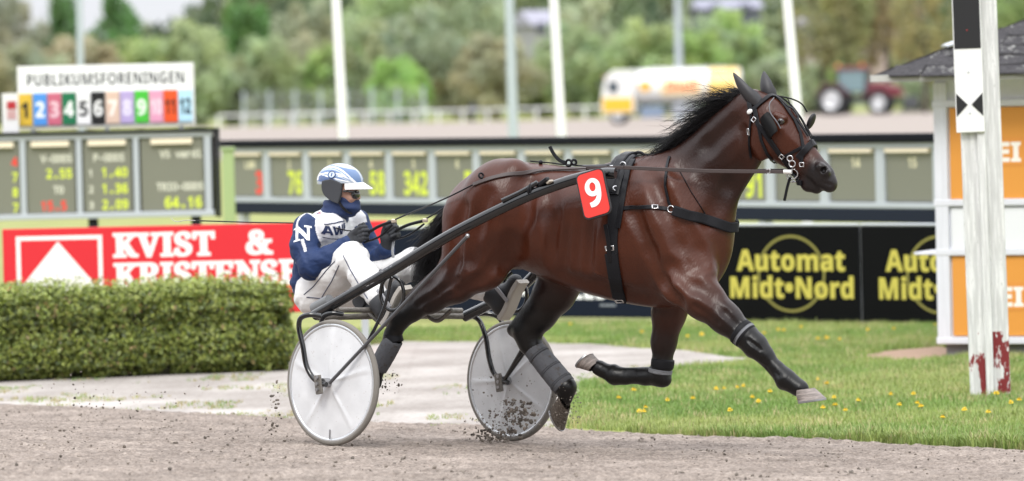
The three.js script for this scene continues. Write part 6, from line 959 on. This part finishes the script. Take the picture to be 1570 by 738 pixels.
// ------------------------------------------------------------------ reins and whip (world frame)
const sW = p => SF.o.clone().addScaledVector(SF.f, p.x).addScaledVector(SF.r, p.z).setY(p.y), hW = p => HF.o.clone().addScaledVector(HF.f, p.x).addScaledVector(HF.r, p.z).setY(p.y);
{
  const t = thing('reins', 'long leather driving reins from the driver\'s gloves to the bit', 'reins');
  const skinPts = [[727, 284], [745, 277], [762, 272], [780, 268], [800, 265.5], [830, 263], [860, 261.5], [900, 260]].map(([x, y]) => hb.march(HF, x, y, 0.008));
  mesh('near_rein', tube([sW(nL(0.035, 0.0, -0.012)), sW(P(603, 338, 0.11)), hW(H(690, 301, 0.26)), hW(skinPts[0].p)], 0.0042, 60, 8), leather, t);
  mesh('croup_rein', strap(skinPts.map(k => hW(k.p)), 0.020, 0.006, skinPts.map(k => V(k.n.x * HF.f.x + k.n.z * HF.r.x, k.n.y, k.n.x * HF.f.z + k.n.z * HF.r.z)), 60), brownRein, t);
  const tur = H(957, 257, 0.27), bit = H(1206, 263.5, 0.095); mesh('back_rein', strap([hW(skinPts[7].p), hW(tur)], 0.018, 0.006, [HF.r], 10), brownRein, t);
  mesh('front_rein', strap([hW(tur), hW(tur.clone().lerp(bit, 0.5).add(V(0, -0.006, 0.01))), hW(bit)], 0.019, 0.006, [HF.r], 30), brownRein, t);
  mesh('white_rein_end', tube([hW(H(1202, 263.4, 0.097)), hW(H(1214, 264, 0.092))], 0.011, 2, 10), mat([0.75, 0.75, 0.73], 0.5), t); for (const x of [1179]) { const q = hW(tur.clone().lerp(bit, (x - 957) / (1206 - 957))); mesh('buckle', new THREE.TorusGeometry(0.014, 0.003, 6, 4).rotateZ(Math.PI / 4).rotateY(-HF.yaw).translate(q.x, q.y, q.z).translate(HF.r.x * 0.006, 0, HF.r.z * 0.006), nickel, t); }
  mesh('far_rein', tube([sW(fL(0.03, 0.0, -0.012)), sW(P(652, 336, -0.12)), hW(H(735, 284, -0.2)), hW(H(800, 262, -0.27)), hW(H(960, 262, -0.29)), hW(H(1206, 260, -0.09))], 0.0045, 60, 8), leather, t);
  for (const [a, b] of [[nL(0.03, -0.01, -0.012), P(604, 339, 0.11)], [fL(0.02, -0.01, -0.012), P(652, 338, -0.12)]]) { mesh('hand_loop', tube([sW(a), sW(a.clone().lerp(b, 0.5).add(V(0, 0.008, 0.01))), sW(b)], 0.009, 16, 8), leather, t); mesh('hand_loop', tube([sW(a.clone().add(V(-0.01, -0.04, 0))), sW(a.clone().lerp(b, 0.5).add(V(0, -0.045, 0))), sW(b.clone().add(V(-0.01, -0.02, 0)))], 0.006, 16, 8), leather, t); const q = sW(b); mesh('buckle', box(0.03, 0.022, 0.03, q.x, q.y, q.z, 0.006), mat([0.55, 0.47, 0.38], 0.4, { metalness: 0.5 }), t); }
  const dn = fL(-0.01, -0.045, 0.01); mesh('rein_tail', strap([sW(dn), sW(dn.clone().add(V(0.0, -0.06, 0.01))), sW(dn.clone().add(V(0.005, -0.11, 0.0)))], 0.016, 0.004, [SF.r], 12), mat([0.35, 0.36, 0.38], 0.6), t);
  const w = thing('whip', 'thin black whip pointing back from the driver\'s right glove', 'whip');
  const wp = [nL(0.03, 0.048, -0.018), nL(-0.04, 0.040, -0.012), P(490, 344.5, 0.16), P(380, 341, 0.19), P(300, 338.5, 0.21)].map(sW); mesh('stick', tube(wp, 0.0034, 40, 8), leather, w); mesh('grip', tube([wp[0], wp[1]], 0.0065, 8, 10), leather, w);
  mesh('lash', tube([sW(P(300, 338.5, 0.21)), sW(P(284, 338, 0.21)), sW(P(272, 340, 0.21)), sW(P(265, 338, 0.21)), sW(P(262, 334, 0.21))], 0.0020, 20, 6), mat([0.45, 0.44, 0.42], 0.7), w);
}
// ------------------------------------------------------------------ hedge, grass, dandelions, loose dirt
{
  const a = atY(-75, 591, INF), b = atY(447, 570, INF), w = a.distanceTo(b), h = 0.60, d = 1.2, t = thing('hedge', 'clipped green box hedge beside the track on the left', 'hedge', [(a.x + b.x) / 2, INF, (a.z + b.z) / 2], -Math.atan2(b.z - a.z, b.x - a.x));
  const bump = (x, y, z) => 0.26 * n3(x * 0.30, y * 0.4, z * 0.35) + 0.24 * n3(x * 0.9, y * 1.0, z * 0.9);
  const make = (n, pick, size, tone) => {
    const pos = new Float32Array(n * 18), nor = new Float32Array(n * 18), col = new Float32Array(n * 18), A = V(0, 0, 0), B = V(0, 0, 0), N = V(0, 0, 0);
    for (let i = 0; i < n; i++) {
      let [p, out] = pick(); for (let q = 0; q < 4 && n3(p.x * 0.8 + 1, p.y * 0.9, p.z * 0.8) + 0.5 * n3(p.x * 3, p.y * 3, p.z * 3) < -0.125; q++) [p, out] = pick(); N.copy(out).multiplyScalar(0.7).add(V(rr(-1, 1), rr(-0.5, 1), rr(-1, 1))).normalize(); A.set(rr(-1, 1), rr(-0.3, 1), rr(-1, 1)).cross(N).normalize().multiplyScalar(size * rr(0.7, 1.35)); B.crossVectors(N, A).multiplyScalar(0.5); const c = tone(p), up = N.clone().multiplyScalar(size * 0.22);
      const q = [p.clone().add(A), p.clone().add(B).add(up), p.clone().sub(A), p.clone().sub(A), p.clone().sub(B).add(up), p.clone().add(A)]; q.forEach((v, k) => { pos.set([v.x, v.y, v.z], i * 18 + k * 3); nor.set([N.x, N.y, N.z], i * 18 + k * 3); col.set(c, i * 18 + k * 3); });
    }
    const g = new THREE.BufferGeometry(); g.setAttribute('position', new THREE.BufferAttribute(pos, 3)); g.setAttribute('normal', new THREE.BufferAttribute(nor, 3)); g.setAttribute('color', new THREE.BufferAttribute(col, 3)); return g;
  };
  const shell = deep => () => { // a point in the leafy outer layer
    const f = rnd(), x = rr(-w / 2, w / 2), y = rr(0.01, h), z = rr(-d, 0), in_ = Math.pow(rnd(), 1.3) * deep; let p, o;
    if (f < 0.50) { p = V(x, y, 0); o = V(0, 0.1, 1); } else if (f < 0.88) { p = V(x, h, z); o = V(0, 1, 0); } else { p = V(w / 2, y, z); o = V(1, 0.1, 0); }
    const r = Math.max(0, y - h + 0.1) * (f < 0.5 ? 0.5 : 0), k = bump(p.x + 3, p.y, p.z); p.addScaledVector(o, k - in_); p.z -= r; if (y < 0.1 && f < 0.5) { p.z -= (0.1 - y) * 0.5; p.y += 0.03 * n1(p.x * 0.7, 0.2); } return [p, o];
  };
  const lm = mat([1, 1, 1], 0.5, { vertexColors: true, side: THREE.DoubleSide, transmission: 0.25, thickness: 0 });
  const old = [[0.12, 0.165, 0.032], [0.19, 0.235, 0.044], [0.27, 0.31, 0.06], [0.065, 0.095, 0.026], [0.30, 0.22, 0.09]];
  mesh('foliage', make(46000, shell(0.2), 0.021, p => { const c = old[rnd() < 0.04 ? 4 : Math.floor(clamp(n3(p.x * 1.5, p.y * 1.5, p.z * 1.5) * 5 + rr(0.2, 3.6), 0, 3.9))], k = rr(0.75, 1.25); return c.map(v => v * k); }), lm, t);
  // young pale shoots of the last weeks, mostly on the clipped top and its edge
  mesh('young_shoots', make(15000, () => { const [p, o] = rnd() < 0.66 ? (() => { const x = rr(-w / 2, w / 2), z = -d * Math.pow(rnd(), 1.2), q = V(x, h + bump(x + 3, h, z) + Math.pow(rnd(), 2.5) * 0.10 - 0.015, z); return [q, V(0, 1, 0.2)]; })() : shell(0.02)(); return [p, o]; }, 0.016, () => { const k = rr(0.75, 1.2), y = rnd(); return [lerp(0.24, 0.36, y) * k, lerp(0.32, 0.40, y) * k, lerp(0.05, 0.08, y) * k]; }), lm, t);
  const core = new THREE.BoxGeometry(w - 0.3, h - 0.20, d - 0.3, 60, 8, 12).translate(0, (h - 0.2) / 2 + 0.02, -d / 2), p = core.attributes.position; for (let i = 0; i < p.count; i++) { const k = 0.06 * n3(p.getX(i) * 0.8, p.getY(i) * 0.8, p.getZ(i) * 0.8); p.setXYZ(i, p.getX(i), p.getY(i) + k, p.getZ(i) + k * 2); } core.computeVertexNormals(); mesh('inner_twigs', core, mat([0.035, 0.034, 0.020], 1, { bumpMap: fineBump, bumpScale: 0.03 }), t);
  const stems = []; for (let i = 0; i < 40; i++) { const x = rr(-w / 2 + 0.1, w / 2 - 0.1), z = -rr(0.14, 0.3); stems.push(tube([[x, -0.02, z], [x + rr(-0.05, 0.05), 0.25, z + rr(-0.05, 0.03)]], rr(0.005, 0.011), 2, 5)); } const st = mesh('stems', stems, bark, t); st.userData.kind = 'stuff';
}
// grass: clumps of blades over the infield, kept off the sand
const inSand = (x, z) => inside(sandOutline, x, z) || inside(patchOutline, x, z);
{
  const blades = (n, hgt, wid, spread) => { const pos = [], idx = []; for (let i = 0; i < n; i++) { const a = rnd() * 6.283, r = spread * Math.sqrt(rnd()), x = Math.cos(a) * r, z = Math.sin(a) * r, h = hgt * rr(0.55, 1.15), b = rnd() * 6.283, lx = Math.cos(b) * h * rr(0.15, 0.75), lz = Math.sin(b) * h * rr(0.15, 0.75), wx = -Math.sin(b) * wid, wz = Math.cos(b) * wid, o = pos.length / 3; pos.push(x - wx, -0.01, z - wz, x + wx, -0.01, z + wz, x + lx * 0.35 - wx * 0.8, h * 0.6, z + lz * 0.35 - wz * 0.8, x + lx * 0.35 + wx * 0.8, h * 0.6, z + lz * 0.35 + wz * 0.8, x + lx, h, z + lz); idx.push(o, o + 1, o + 2, o + 1, o + 3, o + 2, o + 2, o + 3, o + 4); } const g = new THREE.BufferGeometry(); g.setAttribute('position', new THREE.Float32BufferAttribute(pos, 3)); g.setIndex(idx); g.computeVertexNormals(); return g; };
  const gm = mat([1, 1, 1], 0.65, { side: THREE.DoubleSide, transmission: 0.3, thickness: 0 }), m = new THREE.Matrix4(), q = new THREE.Quaternion(), c = new THREE.Color();
  const put = (name, label, geo, list) => { const im = new THREE.InstancedMesh(geo, gm, list.length); list.forEach(([x, z, s, col], i) => { m.compose(V(x, INF, z), q.setFromAxisAngle(V(0, 1, 0), rnd() * 6.283), V(s, s * rr(0.8, 1.2), s)); im.setMatrixAt(i, m); im.setColorAt(i, c.setRGB(...col)); }); im.name = name; im.castShadow = im.receiveShadow = true; scene.add(im); tag(im, label, 'grass', null, 'stuff'); };
  const green = (x, z) => { const k = n1(x * 0.09, z * 0.12), l = n2(x * 0.11 + 0.4, z * 0.15), y = clamp((k - 0.5) * 3 + 0.45 + rr(-0.25, 0.25), 0, 1), s = rr(0.75, 1.2); if (l > 0.60 && rnd() < 0.4 || rnd() < 0.05) return [0.56 * s, 0.50 * s, 0.26 * s]; return [lerp(0.21, 0.40, y) * s, lerp(0.34, 0.46, y) * s, lerp(0.07, 0.15, y) * s]; };
  const L = []; for (let i = 0; i < 150000; i++) { const z = -15.5 + 15.2 * Math.pow(rnd(), 0.8), x = rr(-5.4, 5.6); if (tu(x, z) > EDGE - 0.02 - 0.05 * n2(x, z) || inSand(x, z)) continue; const thin = n2(x * 0.07, z * 0.09 + 0.2); if (thin < 0.36 && rnd() < 0.5) continue; L.push([x, z, rr(0.7, 1.25) * (0.8 + 0.6 * n1(x * 0.2, z * 0.2)), green(x, z)]); }
  put('lawn_grass', 'short green grass of the infield verge', blades(8, 0.042, 0.0026, 0.035), L);
  const E = []; for (let i = 0; i < 6500; i++) { const t = rr(-1.5, 7), u = EDGE - Math.pow(rnd(), 1.6) * 0.30 + 0.02 * (n2(t * 0.6, 0.3) - 0.5) * 4, [x, z] = along(t, u); if (inSand(x, z)) continue; E.push([x, z, rr(0.35, 1.25) * (0.3 + 1.2 * n1(t * 0.3, 0.6)), green(x, z)]); }
  put('verge_tufts', 'longer grass tufts along the edge of the dirt track', blades(9, 0.062, 0.0030, 0.035), E);
  const S = []; for (let i = 0; i < 16000; i++) { const x = rr(-4.5, 2.6), z = rr(-9.5, -2.8); if (!inSand(x, z)) continue; const k = n1(x * 0.24 + 0.1, z * 0.34), tuN = tu(x, z); if (k < 0.60 - (tuN > EDGE - 0.5 ? 0.03 : 0)) continue; S.push([x, z, rr(0.4, 0.9), rnd() < 0.4 ? [0.42, 0.36, 0.16] : green(x, z)]); }
  put('sparse_grass', 'sparse grass growing through the pale sand', blades(7, 0.036, 0.0026, 0.03), S);
}
{ // dandelions
  const pix = [[1054, 515], [1172, 511], [1193, 505], [1203, 506], [1228, 501], [1254, 519], [1269, 518], [1288, 520], [1331, 505], [1371, 504], [1436, 498], [972, 598], [948, 610], [1023, 613], [1097, 596], [1110, 596], [1131, 594], [1138, 592], [980, 629], [990, 625], [987, 631], [1063, 611], [1121, 628], [1152, 609], [1164, 614], [1262, 625], [1279, 609], [1297, 629], [1281, 621], [1315, 614], [1365, 604], [1400, 603], [1405, 618], [1414, 623], [1445, 640], [1256, 582], [1269, 588], [1527, 602], [1552, 616], [1562, 613], [984, 509], [1076, 512], [875, 497], [1225, 612], [1378, 621], [1480, 628], [1516, 632], [1180, 600]];
  const gold = mat([0.75, 0.52, 0.015], 0.6), stemM = mat([0.20, 0.26, 0.08], 0.6), proto = thing('dandelion', 'yellow dandelion', 'dandelion', [0, 0, 0], 0, 'dandelions in the infield grass');
  const petals = []; for (let i = 0; i < 34; i++) { const a = i * 2.4, r = 0.004 + 0.017 * Math.sqrt(i / 34), g = new THREE.PlaneGeometry(0.008, 0.014).translate(0, 0.007, 0).rotateX(-0.5 - r * 40).rotateY(a).translate(Math.sin(a) * r * 0.4, 0.050 + 0.006 * (1 - r / 0.021), Math.cos(a) * r * 0.4); petals.push(g); } petals.push(new THREE.SphereGeometry(0.013, 10, 6).scale(1, 0.45, 1).translate(0, 0.052, 0)); gold.side = THREE.DoubleSide;
  mesh('flower_head', petals, gold, proto); mesh('stem', tube([[0.006, -0.01, 0], [0.002, 0.025, 0.003], [0, 0.05, 0]], 0.0018, 6, 5), stemM, proto);
  const ord = ['first', 'second', 'third', 'fourth', 'fifth', 'sixth', 'seventh', 'eighth', 'ninth', 'tenth', 'eleventh', 'twelfth', 'thirteenth', 'fourteenth', 'fifteenth', 'sixteenth', 'seventeenth', 'eighteenth', 'nineteenth', 'twentieth'];
  const bands = [[0, 540, 'in the far grass before the banners'], [540, 607, 'in the middle of the near verge'], [607, 619, 'in the front half of the near verge'], [619, 999, 'close to the dirt track edge']];
  const dandelionLabel = (x, y) => { const b = bands.find(q => y >= q[0] && y < q[1]), row = pix.filter(p => p[1] >= b[0] && p[1] < b[1]).sort((p, q) => p[0] - q[0]), k = row.findIndex(p => p[0] === x && p[1] === y); return `${ord[k]} yellow dandelion from the left ${b[2]}`; };
  pix.forEach(([x, y], i) => { const o = i ? proto.clone() : proto, p = atY(x, y, INF + 0.052); if (i) { o.name = named('dandelion'); scene.add(o); } const s = rr(1.1, 1.6); o.userData.label = dandelionLabel(x, y); o.userData = { ...o.userData }; o.position.set(p.x, INF, p.z); o.scale.set(s, 1, s); o.rotation.set(rr(-0.2, 0.35), rr(0, 6), rr(-0.2, 0.2)); });
}
// loose dirt
const clodGeo = (() => { const g = new THREE.IcosahedronGeometry(1, 1), p = g.attributes.position; for (let i = 0; i < p.count; i++) { const k = 1 + 0.5 * n3(p.getX(i) * 0.9 + 2, p.getY(i) * 0.9, p.getZ(i) * 0.9) * 2; p.setXYZ(i, p.getX(i) * k, p.getY(i) * k * 0.75, p.getZ(i) * k); } g.computeVertexNormals(); return g; })();
function clods(name, label, list) {
  const im = new THREE.InstancedMesh(clodGeo, mat([1, 1, 1], 0.95), list.length), m = new THREE.Matrix4(), c = new THREE.Color();
  list.forEach(([p, s, k], i) => { m.compose(p, new THREE.Quaternion().setFromEuler(new THREE.Euler(rr(0, 6), rr(0, 6), rr(0, 6))), V(s * rr(0.7, 1.5), s, s * rr(0.7, 1.5))); im.setMatrixAt(i, m); im.setColorAt(i, c.setRGB(0.30 * k, 0.255 * k, 0.215 * k)); });
  im.name = name; im.castShadow = im.receiveShadow = true; scene.add(im); tag(im, label, 'dirt', null, 'stuff');
}
{
  const L = []; for (let i = 0; i < 18000; i++) { const t = rr(-10, 6), u = rr(EDGE, 4.2); if (n2(t * 0.21, u * 0.33) < 0.5 && rnd() < 0.7) continue; const [x, z] = along(t, u), s = 0.0020 + 0.007 * Math.pow(rnd(), 6); L.push([V(x, trackY(u) + trackRel(t, u) + s * 0.3, z), s, rr(0.3, 0.9)]); }
  for (let i = 0; i < 34; i++) { const t = rr(-7, 4), u = rr(-1.8, 3.6), [x, z] = along(t, u); for (let j = 0; j < 9; j++) { const s = rr(0.003, 0.008), X = x + rr(-0.05, 0.05), Z = z + rr(-0.04, 0.04); L.push([V(X, trackY(tu(X, Z)) + trackRel(tt(X, Z), tu(X, Z)) + s * 0.35, Z), s, rr(0.35, 0.6)]); } }
  clods('loose_dirt', 'small crumbs of dirt lying on the track', L);
  const F = [], add = (n, cx, cy, rx, ry, s0, big, dens = 1, fr = SP) => { for (let i = 0; i < n; i++) { const a = rnd() * 6.283, r = Math.pow(rnd(), 0.6), p = fr(cx + Math.cos(a) * r * rx, cy + Math.sin(a) * r * ry, s0 + rr(-0.12, 0.12)), q = fr === SP ? [SF.o, SF.f, SF.r] : [HF.o, HF.f, HF.r]; F.push([q[0].clone().addScaledVector(q[1], p.x).addScaledVector(q[2], p.z).setY(p.y), 0.0016 + big * Math.pow(rnd(), 3), rr(0.22, 0.75)]); } };
  add(200, 788, 640, 44, 28, -0.40, 0.008); add(130, 800, 634, 22, 20, -0.38, 0.012); add(170, 762, 668, 42, 10, -0.42, 0.010); add(110, 745, 660, 36, 26, -0.45, 0.006); add(70, 770, 610, 60, 50, -0.4, 0.004);
  add(190, 866, 625, 26, 38, -0.10, 0.004, 1, H); add(46, 418, 645, 14, 22, 0.74, 0.008); add(34, 421, 605, 10, 26, 0.74, 0.007); add(60, 595, 588, 22, 22, 0.2, 0.006); add(90, 150, 630, 110, 60, 0.3, 0.006); add(60, 200, 600, 130, 40, 0.1, 0.005); add(40, 60, 500, 70, 80, 0.2, 0.0025); add(60, 250, 520, 170, 60, 0.1, 0.0025);
  clods('flying_dirt', 'clods and grit thrown up by hooves and wheels', F);
}
renderer.render(scene, camera);
